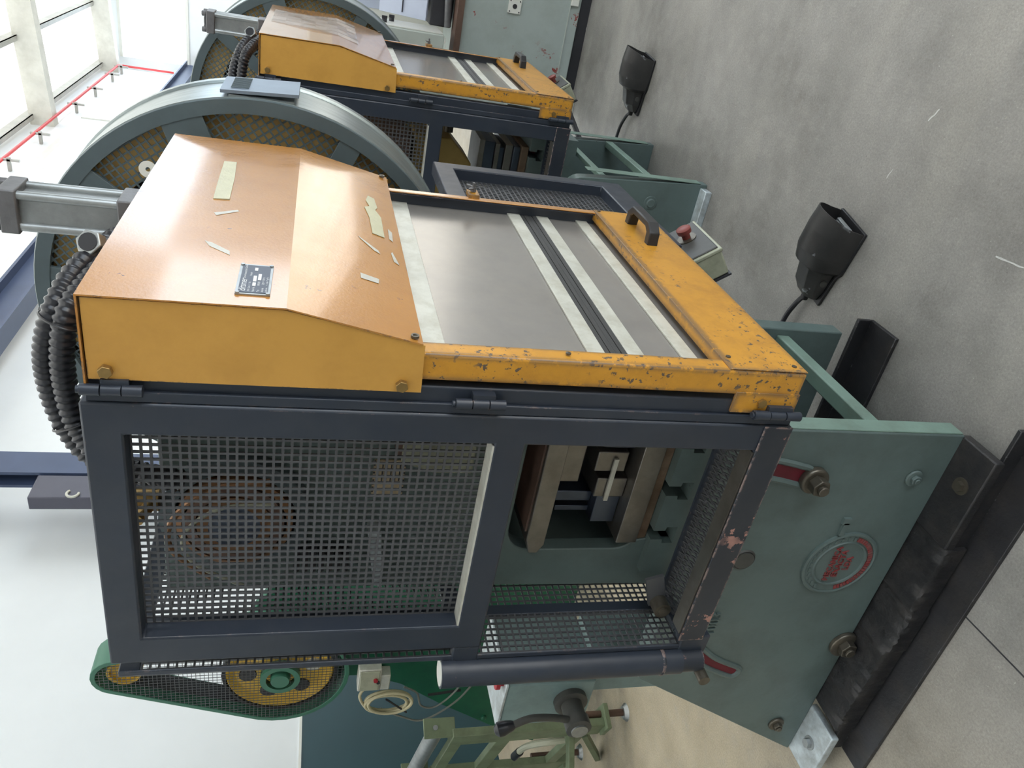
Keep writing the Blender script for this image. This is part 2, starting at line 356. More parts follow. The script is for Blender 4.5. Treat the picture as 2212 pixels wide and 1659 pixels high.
# back wall with clerestory window openings
xs = [-6, 7.7, 13.3, 14.2, 19.6, 21.2, 26.9, 27.6]; zs = [0, 6.05, 7.0, 8.2]
wb = struct(B().grid('y', 5.6, 5.8, xs, zs, lambda i, j: not (j == 1 and i in (1, 3, 5))).build('wall_back', 'wallwhite', smooth=False), 'white painted workshop wall above a dark teal dado')
B().box(-6, 27.5, 5.592, 5.6, 0, 1.525).build('dado', 'dado', wb, smooth=False)
B().box(-6, 27.5, 5.585, 5.6, 1.525, 1.545).build('dado_line', 'offwhite', wb, smooth=False)
for i, (a, b_) in enumerate(((7.7, 13.3), (14.2, 19.6), (21.2, 26.9))):
    wn = B().grid('y', 5.57, 5.66, [a-.12, a+.05, (a+b_)/2-.03, (a+b_)/2+.03, b_-.05, b_+.12], [5.93, 6.1, 6.95, 7.12], lambda i_, j: j != 1 or i_ in (0, 2, 4)).build('window_%d' % (i+1), 'offwhite', smooth=False)
    struct(wn, 'white framed clerestory window high in the back wall')
    for k in (0, 1):
        u0 = a+.05 if k == 0 else (a+b_)/2+.03; u1 = (a+b_)/2-.03 if k == 0 else b_-.05
        B().box(u0, u1, 5.62, 5.628, 6.1, 6.95).build('pane', 'glass', wn, smooth=False)
wf = struct(B().grid('x', 27.5, 27.7, [-6.2, -5.8, 5.25, 5.8], [0, 5.5, 7.5, 9.6], lambda i, j: not (i == 1 and j == 1)).build('wall_far', 'wallwhite', smooth=False), 'far white gable wall with a bright window band')
wn = struct(B().grid('x', 27.46, 27.56, [-5.8, -3.1, -3.0, -.3, -.2, 2.4, 2.5, 5.25], [5.5, 5.58, 7.42, 7.5], lambda i, j: j != 1 or i in (1, 3, 5)).build('window_4', 'offwhite', smooth=False), 'large bright window band in the far gable wall')
for k in range(4):
    B().box(27.50, 27.508, [-5.8, -3.0, -.2, 2.5][k], [-3.1, -.3, 2.4, 5.25][k], 5.58, 7.42).build('pane', 'glass', wn, smooth=False)
struct(B().box(-6.2, -6, -6.2, 5.8, 0, 9.2).build('wall_left', 'wallgrey', smooth=False), 'plain wall behind the camera')
fx = [-6, -3.2, 1.8, 8.5, 17, 27.5]
wfr = struct(B().grid('y', -6.2, -6, fx, [0, 4.5, 4.62, 7.4, 9.2], lambda i, j: not ((j == 0 and i in (1, 3)) or (j == 2 and i == 4))).build('wall_front', 'wallgrey', smooth=False), 'unseen front wall, gateways and window band added to let light in')  # unseen wall; openings added to let sky and sun in
wn = struct(B().grid('y', -6.14, -6.06, [17, 17.1, 20.4, 20.5, 24, 24.1, 27.4, 27.5], [4.62, 4.70, 7.32, 7.4], lambda i, j: j != 1 or i in (0, 2, 4, 6)).build('window_5', 'offwhite', smooth=False), 'window band above the gateways')  # added band, there to be reflected in the hood front
for k in range(3):
    B().box([17.1, 20.5, 24.1][k], [20.4, 24, 27.4][k], -6.10, -6.092, 4.70, 7.32).build('pane', 'glass', wn, smooth=False)
# roof: translucent sheets on rafters and purlins
slope = math.tan(math.radians(4))
zr = lambda y: 8.05+(5.6-y)*slope
ce = struct(B().add([(-6.2, 5.9, zr(5.9)), (27.7, 5.9, zr(5.9)), (27.7, -6.3, zr(-6.3)), (-6.2, -6.3, zr(-6.3))], [(0, 1, 2, 3)]).build('ceiling', 'sheet', smooth=False), 'translucent white roof sheeting')
for x in (-.2, 6.6, 13.4, 20.2, 26.9):
    B().add([(x+dx, y, zr(y)-dz) for y in (5.6, -6) for dx, dz in ((-.17, .62), (.17, .62), (.17, .13), (-.17, .13))],
            [(0, 1, 2, 3), (7, 6, 5, 4), (0, 4, 5, 1), (1, 5, 6, 2), (2, 6, 7, 3), (3, 7, 4, 0)]).build('rafter', 'conc', ce, smooth=False)
for y in (5.42, 3.75, 2.1, .4, -1.3, -3, -4.7):
    b = B(); z = zr(y)
    b.box(-6, 27.5, y-.06, y+.06, z-.03, z-.015).box(-6, 27.5, y-.06, y-.045, z-.22, z-.03).box(-6, 27.5, y-.06, y+.06, z-.22, z-.2)
    b.build('purlin', 'purlin', ce, smooth=False)
# steel column, runway beam, box, red pipe
b = B().box(6.42, 6.74, 5.03, 5.06, 0, 5.15).box(6.42, 6.74, 5.18, 5.21, 0, 5.15).box(6.565, 6.595, 5.06, 5.18, 0, 5.15)
tag(b.build('steel_column', 'bluesteel', smooth=False), 'dark blue steel column standing before the white back wall', 'column')
b = B().box(-5.9, 27.3, 5.06, 5.36, 5.15, 5.19).box(-5.9, 27.3, 5.06, 5.36, 5.54, 5.58).box(-5.9, 27.3, 5.19, 5.23, 5.19, 5.54)
tag(b.build('runway_beam', 'bluesteel', smooth=False), 'long dark blue steel beam running high along the back wall', 'beam')
b = B().box(6.07, 6.40, 5.04, 5.18, 3.2, 3.98)
bx = thing('wall_box', 'dark box mounted beside the blue steel column', 'box', (6.2, 5.2, 3.2))
b.build('body', 'boxwall', bx, bevel=.012)
B().tube([(6.12+.05*math.cos(t*.35), 5.03, 3.62+.05*math.sin(t*.35)) for t in range(2, 15)], .012, 8).build('hook', 'strip', bx)
pp = thing('red_pipe', 'thin red pipe running along the wall below the roof', 'pipe', (20, 5.3, 7.0))
B().tube([(-5, 5.38, 7.42), (26.7, 5.38, 7.42), (26.9, 5.4, 7.34), (26.95, 5.42, 7.2), (26.95, 5.42, 5.9)], .032, 10).build('pipe', 'redpipe', pp)
for x in (14.6, 16.6, 18.6, 21.5, 23.4, 25.4, 26.6):
    B().box(x-.03, x+.03, 5.33, 5.59, 7.28, 7.34).box(x-.03, x+.03, 5.36, 5.40, 7.12, 7.5).build('bracket', 'purlin', pp, smooth=False)

# ================================================================ MAIN GUARD CAGE
G = thing('safety_guard', 'large orange and black safety guard cage on the nearest press, hood stuck with pale tape', 'guard', (1.55, .95, 0), 'press guard cages')
GX = 1.10
# left side frame with two windows, rear post is shorter at the bottom bay
ys = [.725, .785, 1.257, 1.325]; zz = [.714, .777, 1.251, 1.31, 1.92, 1.98]
b = B().grid('x', GX, GX+.045, ys, zz, lambda i, j: (i in (0, 1, 2) and j in (0, 2, 4)) or i == 0 or (i == 2 and j >= 2))
b.box(GX+.002, GX+.03, 1.325, 1.375, 1.251, 1.31).box(GX+.002, GX+.043, 1.325, 1.44, .690, .765)
sf = b.build('side_frame', 'black', G, bevel=.004)
B().box(GX-.004, GX+.0, .725, 1.33, .714, .777).build('worn_bar', 'blackworn', sf, bevel=.003)
screen('x', GX+.040, (.785, 1.257), (1.31, 1.92), .0153, .0047, .003).build('mesh_sheet', 'mesh', sf, smooth=False)
B().box(GX+.001, GX+.038, .79, 1.255, 1.3085, 1.3125).build('lip', 'strip', sf)
B().box(GX+.001, GX+.040, .79, 1.31, .775, .780).build('lip', 'steel', sf)
# front jamb, hinges
jb = B().box(GX+.012, GX+.05, .675, .722, .72, 1.97).build('jamb', 'black', G, bevel=.004)
B().box(GX+.004, GX+.012, .705, .7245, .72, 1.97).build('edge_strip', 'black', jb, bevel=.002)
for z0, z1 in ((1.885, 1.975), (1.305, 1.395), (.712, .815)):
    h = B()
    for k in range(3): h.cyl((GX-.004, .698, z0+(z1-z0)*(k/3)+.001), (GX-.004, .698, z0+(z1-z0)*((k+1)/3)-.001), .0095 if k != 1 else .0088, 16)
    h.cyl((GX-.004, .698, z1), (GX-.004, .698, z1+.004), .006, 12)
    h.box(GX-.004, GX+.012, .68, .70, z0+.02, z1-.03)
    h.build('hinge', 'black', G)
# rear pipe post
b = B().cyl((GX-.0, 1.40, .755), (GX, 1.40, 1.325), .0325, 36, caps=False).lathe([(.0325, 0), (.034, 0), (.034, .03), (.028, .03), (.028, .0)], (GX, 1.40, 1.30), (0, 0, 1), 36)
po = b.build('pipe_post', 'black', G)
B().cyl((GX, 1.40, 1.30), (GX, 1.40, 1.3315), .0285, 36).build('end_cap', 'offwhite', po)
B().cyl((GX, 1.40, .70), (GX, 1.40, .758), .029, 36).build('lower_sleeve', 'blackworn', po)
B().lathe([(.0328, 0), (.0345, .004), (.0328, .008)], (GX, 1.40, .80), (0, 0, 1), 36).build('weld_ring', 'blackworn', po)
B().cyl((GX-.05, 1.42, .70), (GX-.02, 1.42, .70), .014, 16).build('bolt', 'bolt', po)
# rear panel
b = B().grid('y', 1.352, 1.366, [1.103, 1.108, 1.215, 1.245, 1.86, 1.92], [.72, .75, 1.27, 1.31, 1.93, 1.97], lambda i, j: i in (0, 4) or j in (0, 2, 4) or i == 2)
rp = b.build('rear_frame', 'black', G, bevel=.003)
screen('y', 1.354, (1.108, 1.86), (.75, 1.93), .0165, .0042, .003).build('mesh_sheet', 'mesh', rp, smooth=False)
# bottom ledge of expanded metal under the open bay
b = B(); n = 34; L_ = 1.34-.79
for i in range(n):
    y0 = .79+L_*i/n
    for k in range(4):
        x0 = GX+.045+k*.024
        b.bar((x0, y0, .752), (x0+.024, y0+L_/n*.5, .756), .003, .004); b.bar((x0, y0+L_/n, .752), (x0+.024, y0+L_/n*.5, .756), .003, .004)
b.build('ledge_mesh', 'mesh', G, smooth=False)
B().box(GX+.043, GX+.16, 1.335, 1.35, .735, .765).box(GX+.143, GX+.15, .79, 1.35, .735, .765).build('ledge_frame', 'black', G)
B().obox((GX+.095, 1.265, .815), ((0, 1, -.35), (0, .35, 1), (1, 0, 0)), (.045, .022, .004)).build('perforated_bracket', 'mesh', G)
B().cyl((GX+.06, 1.30, .80), (GX+.10, 1.30, .80), .021, 20).cyl((GX+.055, 1.30, .80), (GX+.06, 1.30, .80), .012, 12).build('knob', 'bolt', G)
# top and right frame
B().box(GX+.045, 1.96, .68, .722, 1.93, 1.97).build('top_rail', 'black', G, bevel=.003)
B().box(1.955, 2.0, .68, .725, .72, 1.97).build('right_post', 'black', G, bevel=.003)
B().box(1.92, 1.96, 1.33, 1.372, .72, 1.97).box(1.955, 2.0, .725, 1.372, 1.93, 1.97).build('right_rear_post', 'black', G, bevel=.003)
# opened right-hand panel
px0, px1, pz0, pz1 = 2.03, 2.636, .565, 1.251
b = B().grid('y', .70, .745, [px0, px0+.14, px1-.06, px1], [pz0, pz0+.085, pz1-.065, pz1], lambda i, j: i != 1 or j != 1)
pr = b.build('swung_panel', 'black', G, bevel=.004)
screen('y', .738, (px0+.14, px1-.06), (pz0+.085, pz1-.065), .0165, .005, .003).build('mesh_sheet', 'mesh', pr, smooth=False)
# hood
prof = [(.68, 1.968), (.54, 1.968), (.54, 1.677), (.588, 1.46), (.68, 1.46)]
b = B()
t_ = .0025
fr = [(.70, 1.968), (.54, 1.968), (.54, 1.677), (.588, 1.462)]; fi = [(.70, 1.965), (.5425, 1.965), (.5425, 1.677), (.5905, 1.462)]
b.prism(fr+fi[::-1], 'x', GX-.002, 2.0)
hood = b.build('hood', 'orange', G, ang=8)
for xa, xb in ((GX+.001, GX+.004), (1.994, 1.998)):
    B().prism([(.682, 1.962), (.545, 1.962), (.545, 1.678), (.592, 1.458), (.682, 1.455)], 'x', xa, xb).build('hood_side', 'hoodside', hood, ang=8)
for y, z in ((.665, 1.936), (.668, 1.489)):
    B().hexb((GX+.001, y, z), (GX-.009, y, z), .011).build('hex_bolt', 'brass', hood, bevel=.001)
for x, z, y in ((GX+.012, 1.475, .583), (1.985, 1.475, .583)):
    B().lathe([(.007, 0), (.007, -.004), (.004, -.004), (.003, -.002)], (x, y, z), (0, 1, 0), 14).build('screw', 'bolt', hood)
def patch(poly, y, mname, name='tape', th=.0006, bulge=0.):
    """thin strip on the hood front: poly in (x, z)"""
    yy = lambda z: (y-.0002 if z >= 1.677 else .54+(1.677-z)/(1.677-1.46)*.048-.0004)
    n = len(poly); vs = [(x, yy(z)-th, z) for x, z in poly]+[(x, yy(z), z) for x, z in poly]
    return B().add(vs, [tuple(range(n)), tuple(reversed(range(n, 2*n)))]+[(i, n+i, n+(i+1) % n, (i+1) % n) for i in range(n)])
tapes = [([(1.814, 1.838), (1.817, 1.812), (1.70, 1.806), (1.564, 1.803), (1.560, 1.833), (1.68, 1.836)], 'tape', .002),
         ([(1.483, 1.823), (1.51, 1.783), (1.502, 1.780), (1.47, 1.818)], 'tapegrey', .0006),
         ([(1.340, 1.822), (1.318, 1.812), (1.285, 1.776), (1.302, 1.778), (1.333, 1.808)], 'tapegrey', .0006),
         ([(1.79, 1.520), (1.78, 1.506), (1.72, 1.502), (1.70, 1.508), (1.66, 1.497), (1.539, 1.497), (1.545, 1.522), (1.64, 1.524), (1.70, 1.532), (1.715, 1.520), (1.75, 1.527)], 'tape', .0012),
         ([(1.505, 1.553), (1.455, 1.515), (1.44, 1.512), (1.45, 1.524), (1.495, 1.550)], 'tapegrey', .0006),
         ([(1.318, 1.556), (1.312, 1.522), (1.292, 1.524), (1.295, 1.556)], 'tapegrey', .0006),
         ([(1.60, 1.486), (1.585, 1.478), (1.53, 1.480), (1.54, 1.487)], 'tapegrey', .0006),
         ([(1.47, 1.486), (1.41, 1.476), (1.42, 1.486), (1.46, 1.489)], 'tapegrey', .0006)]
own = []
for poly, mm, th in tapes: own.append(patch(poly, .54, mm, th=th).build('tape', mm, hood, smooth=False))
# name plate: dark plate, pale rim, printed lines
b = B(); b.mi = 1; b.box(1.134, 1.249, .5375, .5398, 1.703, 1.755); b.mi = 0; b.box(1.139, 1.244, .5368, .5376, 1.707, 1.751)
ux, uz = (1, 0, 0), (0, 0, 1); pl = lambda x, z: (x, .5366, z)
text_mesh(b, 'dittmer', pl(1.142, 1.7405), ux, uz, .0155, mi=2, shear=.25)
for s_, x, z, k in (('Sicherheitstechnik GmbH', 1.190, 1.7432, .0052), ('3501 Guxh. 1 · Tel.', 1.142, 1.7345, .0046), ('Fabr.-Nr.', 1.142, 1.7275, .005), ('Typ', 1.142, 1.7205, .005), ('KRB 83', 1.165, 1.7205, .005),
                    ('Antrieb', 1.142, 1.7140, .005), ('220 V · 50 Hz', 1.170, 1.7140, .005), ('Luftdruck', 1.142, 1.7085, .0045), ('4 - 6 bar  Tag Nr.', 1.168, 1.7085, .0045), ('Baujahr', 1.202, 1.7345, .0046)):
    text_mesh(b, s_, pl(x, z), ux, uz, k, mi=2)
b.mi = 2
for x0, x1, z0, z1 in ((1.163, 1.176, 1.7265, 1.7315), (1.180, 1.202, 1.7265, 1.7315), (1.186, 1.210, 1.7195, 1.7245), (1.222, 1.234, 1.7265, 1.7315)): b.box(x0, x1, .5364, .5368, z0, z1)
b.mi = 1
for x in (1.1375, 1.2455):
    for z in (1.7065, 1.7515): b.cyl((x, .5378, z), (x, .5355, z), .0032, 10)
own.append(b.build('name_plate', ['plateblue', 'alu', 'white'], hood, smooth=False))
# sliding front door
D = B().box(GX+.008, GX+.052, .61, .662, .722, 1.47).build('door', 'orange_worn', G, bevel=.006, seg=3)
B().box(1.965, 1.988, .61, .614, .722, 1.47).box(1.984, 1.988, .614, .665, .722, 1.47).build('right_stile', 'orange', D, bevel=.002)
B().box(1.978, 1.984, .6145, .66, .88, 1.47).box(1.965, 1.979, .6145, .617, .88, 1.47).build('inner_return', 'black', D)
bb = B().prism([(.607, .722), (.607, .888), (.634, .888), (.634, .884), (.6095, .884), (.6095, .722)], 'x', GX+.010, 1.986).build('bottom_bar', 'orange_worn', D, bevel=.0015)
B().box(GX+.006, GX+.012, .655, .70, .722, .86).build('corner_tab', 'orange_worn', D, bevel=.001)
B().hexb((GX+.007, .676, .80), (GX+.0, .676, .80), .0095).build('hex_bolt', 'brass', D)
for x, z in ((GX+.03, .742), (GX+.055, .872), (1.975, .875), (GX+.03, 1.20)): B().lathe([(.005, 0), (.005, -.002), (.002, -.003)], (x, .607, z), (0, 1, 0), 12).build('screw', 'bolt', D)
B().box(GX+.05, 1.98, .645, .648, .86, 1.47).build('pane', 'pane', D, smooth=False)
for z0, z1, mm, th in ((1.098, 1.133, 'strip', .005), (1.017, 1.051, 'strip', .005), (.903, .936, 'strip', .005), (1.405, 1.45, 'strip', .004)):
    B().box(GX+.05, 1.98, .645-th, .645, z0, z1).build('glazing_strip', mm, D, bevel=.001)
b = B()
for k in range(4): b.box(GX+.05, 1.98, .641+.001*(k % 2), .645, 1.051+.01175*k+.0006, 1.051+.01175*(k+1)-.0006)
b.build('rubber_channel', 'seal', D, smooth=False)
# handle
b = B(); hx0, hx1, hz = 1.735, 1.915, .805
H_ = [(hx0, .61), (hx0+.004, .575), (hx0+.03, .555), (hx1-.03, .555), (hx1-.004, .575), (hx1, .61), (hx1-.026, .61), (hx1-.030, .582), (hx1-.045, .572), (hx0+.045, .572), (hx0+.030, .582), (hx0+.026, .61)]
b.prism(H_, 'z', hz-.014, hz+.014).build('handle', 'plastic', D, bevel=.003)
# wing nut on the right stile
b = B().box(1.975, 2.02, .600, .612, 1.215, 1.245); wn_ = b.build('tab', 'orange_worn', D, bevel=.001)
b = B().cyl((2.0, .60, 1.23), (2.0, .575, 1.23), .004, 10).cyl((2.0, .598, 1.23), (2.0, .586, 1.23), .008, 12, .006)
for s in (-1, 1): b.prism([(2.0+s*.004, 1.227), (2.0+s*.02, 1.237), (2.0+s*.024, 1.246), (2.0+s*.016, 1.247), (2.0+s*.004, 1.234)], 'y', .586, .589)
b.build('wing_nut', 'caststeel', D)
# pneumatic cylinder on the hood
cx, cy = 1.565, .592
b = B()
b.box(cx-.028, cx+.028, cy-.028, cy+.028, 1.955, 2.19)
for sx in (-1, 1):
    for sy in (-1, 1): b.cyl((cx+sx*.03, cy+sy*.03, 1.955), (cx+sx*.03, cy+sy*.03, 2.19), .0085, 12)
cyl = b.build('cylinder', 'alu', G, bevel=.002)
b = B().box(cx-.042, cx+.042, cy-.042, cy+.042, 2.168, 2.20)
for sx in (-1, 1):
    for sy in (-1, 1): b.cyl((cx+sx*.03, cy+sy*.03, 2.20), (cx+sx*.03, cy+sy*.03, 2.218), .011, 6)
b.cyl((cx, cy, 2.20), (cx, cy, 2.212), .02, 18)
b.build('end_cap', 'caststeel', cyl, bevel=.003)
B().box(cx-.042, cx+.042, cy-.042, cy+.042, 1.955, 2.0).build('lower_cap', 'caststeel', cyl, bevel=.003)
B().tube(spline([(cx+.045, cy, 2.165), (cx+.075, cy-.005, 2.165), (cx+.085, cy, 2.13), (cx+.07, cy, 2.05), (cx+.055, cy, 1.96)], 8), .0065, 10).build('air_hose', 'tealhose', cyl)
b = B().hexb((1.42, .60, 2.015), (1.40, .585, 2.022), .024).cyl((1.44, .612, 2.01), (1.42, .60, 2.015), .02, 18)
gl = b.build('cable_gland', 'alu', G, bevel=.002)
B().cyl((1.40, .585, 2.022), (1.3985, .5839, 2.0225), .0165, 16).build('gland_hole', 'hose', gl)
# corrugated hoses
HP = []
def hose(P, name):
    path = spline(P, 22); HP.append(path); return B().tube(path, .02, 14, rfun=lambda i: .0205 if i % 4 in (0, 1) else .0172).build(name, 'hose', G, ang=80)
h1 = hose([(1.47, .60, 1.99), (1.38, .62, 2.03), (1.31, .66, 2.055), (1.29, .73, 2.075), (1.285, .80, 2.078), (1.27, .87, 2.06), (1.25, .93, 2.02), (1.24, .97, 1.95), (1.24, .99, 1.86)], 'corrugated_hose')
h2 = hose([(1.42, .61, 1.98), (1.33, .625, 2.005), (1.275, .66, 2.03), (1.26, .73, 2.042), (1.255, .80, 2.042), (1.245, .87, 2.028), (1.225, .92, 1.99), (1.22, .95, 1.93), (1.22, .97, 1.85)], 'corrugated_hose')
for k in (52, 112):
    p_, q_ = HP[0][k], HP[1][k]; mid = (p_+q_)/2; t_v = (HP[0][k+2]-HP[0][k-2]).normalized(); e1 = (p_-q_); sep = e1.length/2; e1.normalize(); e1 = (e1-t_v*e1.dot(t_v)).normalized(); e2 = t_v.cross(e1)
    B().tube([mid+e1*(sep+.0225)*math.cos(a*2*PI/32)+e2*.0245*math.sin(a*2*PI/32) for a in range(33)], .0022, 6, caps=False).obox(mid+e1*(sep+.028), (e1, e2, t_v), (.008, .004, .003)).build('zip_tie', 'zip', h1)

# ================================================================ MAIN PRESS
P = thing('power_press', 'grey green power press with red lettered round emblem on its base', 'press', (1.55, 1.2, 0), 'power presses')
BX = 1.265
def base_poly(y0, zb, zt, yr, yrt, rr=.09):
    return [(y0, zb), (yr, zb), (yrt, zt), (y0+rr, zt)]+arc(y0+rr, zt-rr, rr, 90, 180, 6)[1:]
bpl = B().prism(base_poly(.842, .085, .72, 2.075, 1.68), 'x', BX, BX+.055).build('base_plate', ['green'], P, bevel=.004)
B().prism(base_poly(.842, .085, .72, 2.075, 1.68), 'x', 1.80, 1.855).build('base_plate', 'green', P, bevel=.004)
B().box(BX+.004, BX+.051, .838, .843, .09, .62).build('front_edge', 'greenlt', bpl, bevel=.002)  # thin overlay; front light painted in as a paler green
B().box(BX+.055, 1.80, .862, .905, .265, .305).build('tie_bar', 'greenlt', P, bevel=.004)
B().box(BX+.055, 1.80, 1.2, 1.25, .16, .62).build('rear_web', 'green', P, bevel=.004)
# slots, nuts and plugs on the visible plate
def loop(pts, name, mm, r): return B().tube(pts+[pts[0], pts[1]], r, 8).build(name, mm, bpl)
def slot(c0, c1, c2, hw, name):
    mid = spline([c0, c1, c2], 6); L1 = []; L2 = []
    for i, p in enumerate(mid):
        t = (mid[min(i+1, len(mid)-1)]-mid[max(0, i-1)]).normalized(); n = Vector((0, -t.z, t.y)); L1.append(p+n*hw); L2.append(p-n*hw)
    e = mid[-1]; t = (mid[-1]-mid[-2]).normalized(); n = Vector((0, -t.z, t.y)); cap = [e+n*hw*math.cos(a)+t*hw*math.sin(a) for a in (.6, 1.2, 1.9, 2.5)]
    e0 = mid[0]; t0 = (mid[1]-mid[0]).normalized(); n0 = Vector((0, -t0.z, t0.y)); cap0 = [e0-n0*hw*math.cos(a)-t0*hw*math.sin(a) for a in (.6, 1.2, 1.9, 2.5)]
    ring = L1+cap+L2[::-1]+cap0
    loop([tuple(p) for p in ring], name+'_rim', 'green', .009)
    k = len(ring); B().add([(BX-.001, p.y, p.z) for p in ring], [tuple(range(k))]).build(name, 'redslot', bpl, smooth=False)
slot(Vector((BX, .952, .66)), Vector((BX, .953, .58)), Vector((BX, .972, .49)), .026, 'adjusting_slot')
slot(Vector((BX, 1.555, .60)), Vector((BX, 1.625, .52)), Vector((BX, 1.672, .43)), .020, 'adjusting_slot')
def nut(y, z, r, h, name='clamp_nut', mm='bolt', wr=1.5):
    b = B().lathe([(r*wr, 0), (r*wr, -h*.35), (r*wr*.9, -h*.42), (.001, -h*.42)], (BX, y, z), (1, 0, 0), 24)
    b.hexb((BX-h*.4, y, z), (BX-h, y, z), r).cyl((BX-h, y, z), (BX-h*1.25, y, z), r*.55, 14); return b.build(name, mm, bpl, bevel=.002)
nut(.978, .462, .024, .045)
nut(1.575, .105, .026, .035, wr=1.7)
nut(.972, .172, .014, .016, wr=1.7, mm='green')
nut(1.932, .187, .015, .022, wr=1.7)
B().lathe([(.033, 0), (.030, -.004), (.026, -.002), (.026, -.006), (.001, -.007)], (BX, 1.24, .552), (1, 0, 0), 26).build('plug', 'boxgrey', bpl)
# emblem with raised lettering
ey, ez, er = 1.257, .262, .107
b = B(); b.mi = 0
b.lathe([(er, 0), (er, -.006), (er*.94, -.008), (er*.90, -.006), (er*.90, -.004), (er*.72, -.004), (er*.70, -.007), (er*.66, -.006), (er*.65, -.002), (.001, -.002)], (BX, ey, ez), (1, 0, 0), 48)
b.box(BX-.008, BX, ey-er-.035, ey-er+.006, ez+.035, ez+.05).box(BX-.008, BX, ey-er-.05, ey-er-.03, ez+.033, ez+.056)
for a in range(10, 170, 12):
    aa = math.radians(a+20); b.box(BX-.0065, BX-.003, ey+math.cos(aa)*er*.81-.006, ey+math.cos(aa)*er*.81+.006, ez+math.sin(aa)*er*.81-.003, ez+math.sin(aa)*er*.81+.003)
b.mi = 1
for a in range(195, 350, 6):
    aa = math.radians(a); b.obox((BX-.0045, ey-math.cos(aa)*er*.81, ez+math.sin(aa)*er*.81), ((1, 0, 0), (0, -math.cos(aa), math.sin(aa)), (0, math.sin(aa), math.cos(aa))), (.0022, er*.06, er*.033))
for s_, dz, k in (('MECANICA', .014, .0235), ('EXACTA', -.009, .0245), ('LDA', -.034, .0245)):
    text_mesh(b, s_, (BX-.002, ey, ez+dz), (0, -1, 0), (0, 0, 1), k, depth=.004, mi=1, align='CENTER')
b.build('emblem', ['green', 'redworn'], bpl, smooth=False)
b = B(); text_mesh(b, '1003', (BX-.0005, 1.515, .548), (0, -1, 0), (0, 0, 1), .045, depth=.006, mi=0)
b.build('cast_number', 'green', bpl, smooth=False)
# foot flanges and pads
fl = B().box(1.155, BX+.01, .845, 1.115, .06, .088).build('foot_flange', 'rubber', P, bevel=.004)
B().hexb((1.205, .95, .088), (1.205, .95, .103), .014).cyl((1.205, .95, .088), (1.205, .95, .091), .022, 18).build('bolt', 'bolt', fl)
fl = B().box(1.150, BX+.01, 1.865, 2.07, .058, .084).build('foot_flange', 'worn', P, bevel=.004)
B().hexb((1.21, 1.965, .084), (1.21, 1.965, .10), .015).cyl((1.21, 1.965, .084), (1.21, 1.965, .087), .022, 18).build('bolt', 'alu', fl)
b = B(); ny = 90; cs = [(1.154, .02), (1.153, .050), (1.153, .076), (1.157, .082), (1.19, .083), (1.225, .083), (1.255, .083), (1.30, .082), (1.30, .02)]
rows = []
for i in range(ny+1):
    y = 1.112+(1.83-1.112)*i/ny; sh = -.012 if .3 < i/ny < .52 else (.006 if i/ny > .75 else 0)
    rows.append([(x+(random.uniform(-.0025, .0025) if 0 < k < 7 else 0)+(sh if k < 3 else 0)*.4, y+random.uniform(-.002, .002), z+(random.uniform(-.0035, .002)+sh*.3 if 1 < k < 7 else 0)) for k, (x, z) in enumerate(cs)])
V_ = [p for r in rows for p in r]; k_ = len(cs)
b.add(V_, [(i*k_+q, i*k_+q+1, (i+1)*k_+q+1, (i+1)*k_+q) for i in range(ny) for q in range(k_-1)]+[tuple(range(k_)), tuple(range(ny*k_, (ny+1)*k_))])
b.build('anti_vibration_pad', 'rubber', P, ang=45)
# bed with T slots
def tslot(y): return [(y+.014, .822), (y+.014, .792), (y+.025, .790), (y+.025, .762), (y-.025, .762), (y-.025, .790), (y-.014, .792), (y-.014, .822)]
prof = [(1.30, .70), (1.285, .822)]+tslot(1.165)+tslot(1.030)+tslot(.895)+[(.80, .822), (.80, .70)]
bed = B().prism(prof, 'x', 1.275, 1.86).build('bed', 'green', P)
B().box(1.30, 1.84, .815, 1.28, .60, .70).build('bed_support', 'green', P)
for y in (1.165, 1.03, .895): B().box(1.40, 1.84, y-.0245, y+.0245, .7625, .79).build('slot_bottom', 'redslot', bed)
# C frame cheeks
chk = [(1.35, .62), (1.325, 1.91), (.87, 1.91), (.82, 1.78), (.82, 1.175)]+[(1.165, 1.175)]+arc(1.165, 1.115, .06, 90, 0, 5)[1:]+[(1.225, .90)]+arc(1.175, .90, .05, 0, -60, 4)[1:]+[(1.19, .80), (1.19, .62)]
for x0 in (1.295, 1.725):
    B().prism(chk, 'x', x0, x0+.04).build('frame_cheek', 'green', P, bevel=.003)
B().box(1.335, 1.725, 1.255, 1.315, .80, 1.90).build('frame_back', 'green', P)
B().box(1.335, 1.725, .86, 1.25, 1.86, 1.90).build('frame_top', 'green', P)
# ram
B().box(1.40, 1.66, .89, 1.13, 1.14, 1.46).build('ram', 'rampink', P, bevel=.004)
rpl = [(.845, 1.095), (.845, 1.14), (1.165, 1.14), (1.205, 1.128), (1.205, 1.108), (1.18, 1.095)]
rpo = B().prism(rpl, 'x', 1.262, 1.80).build('ram_plate', 'steel', P, bevel=.002)
B().box(1.275, 1.79, .85, 1.15, 1.14, 1.144).build('primer_face', 'rampink', rpo)
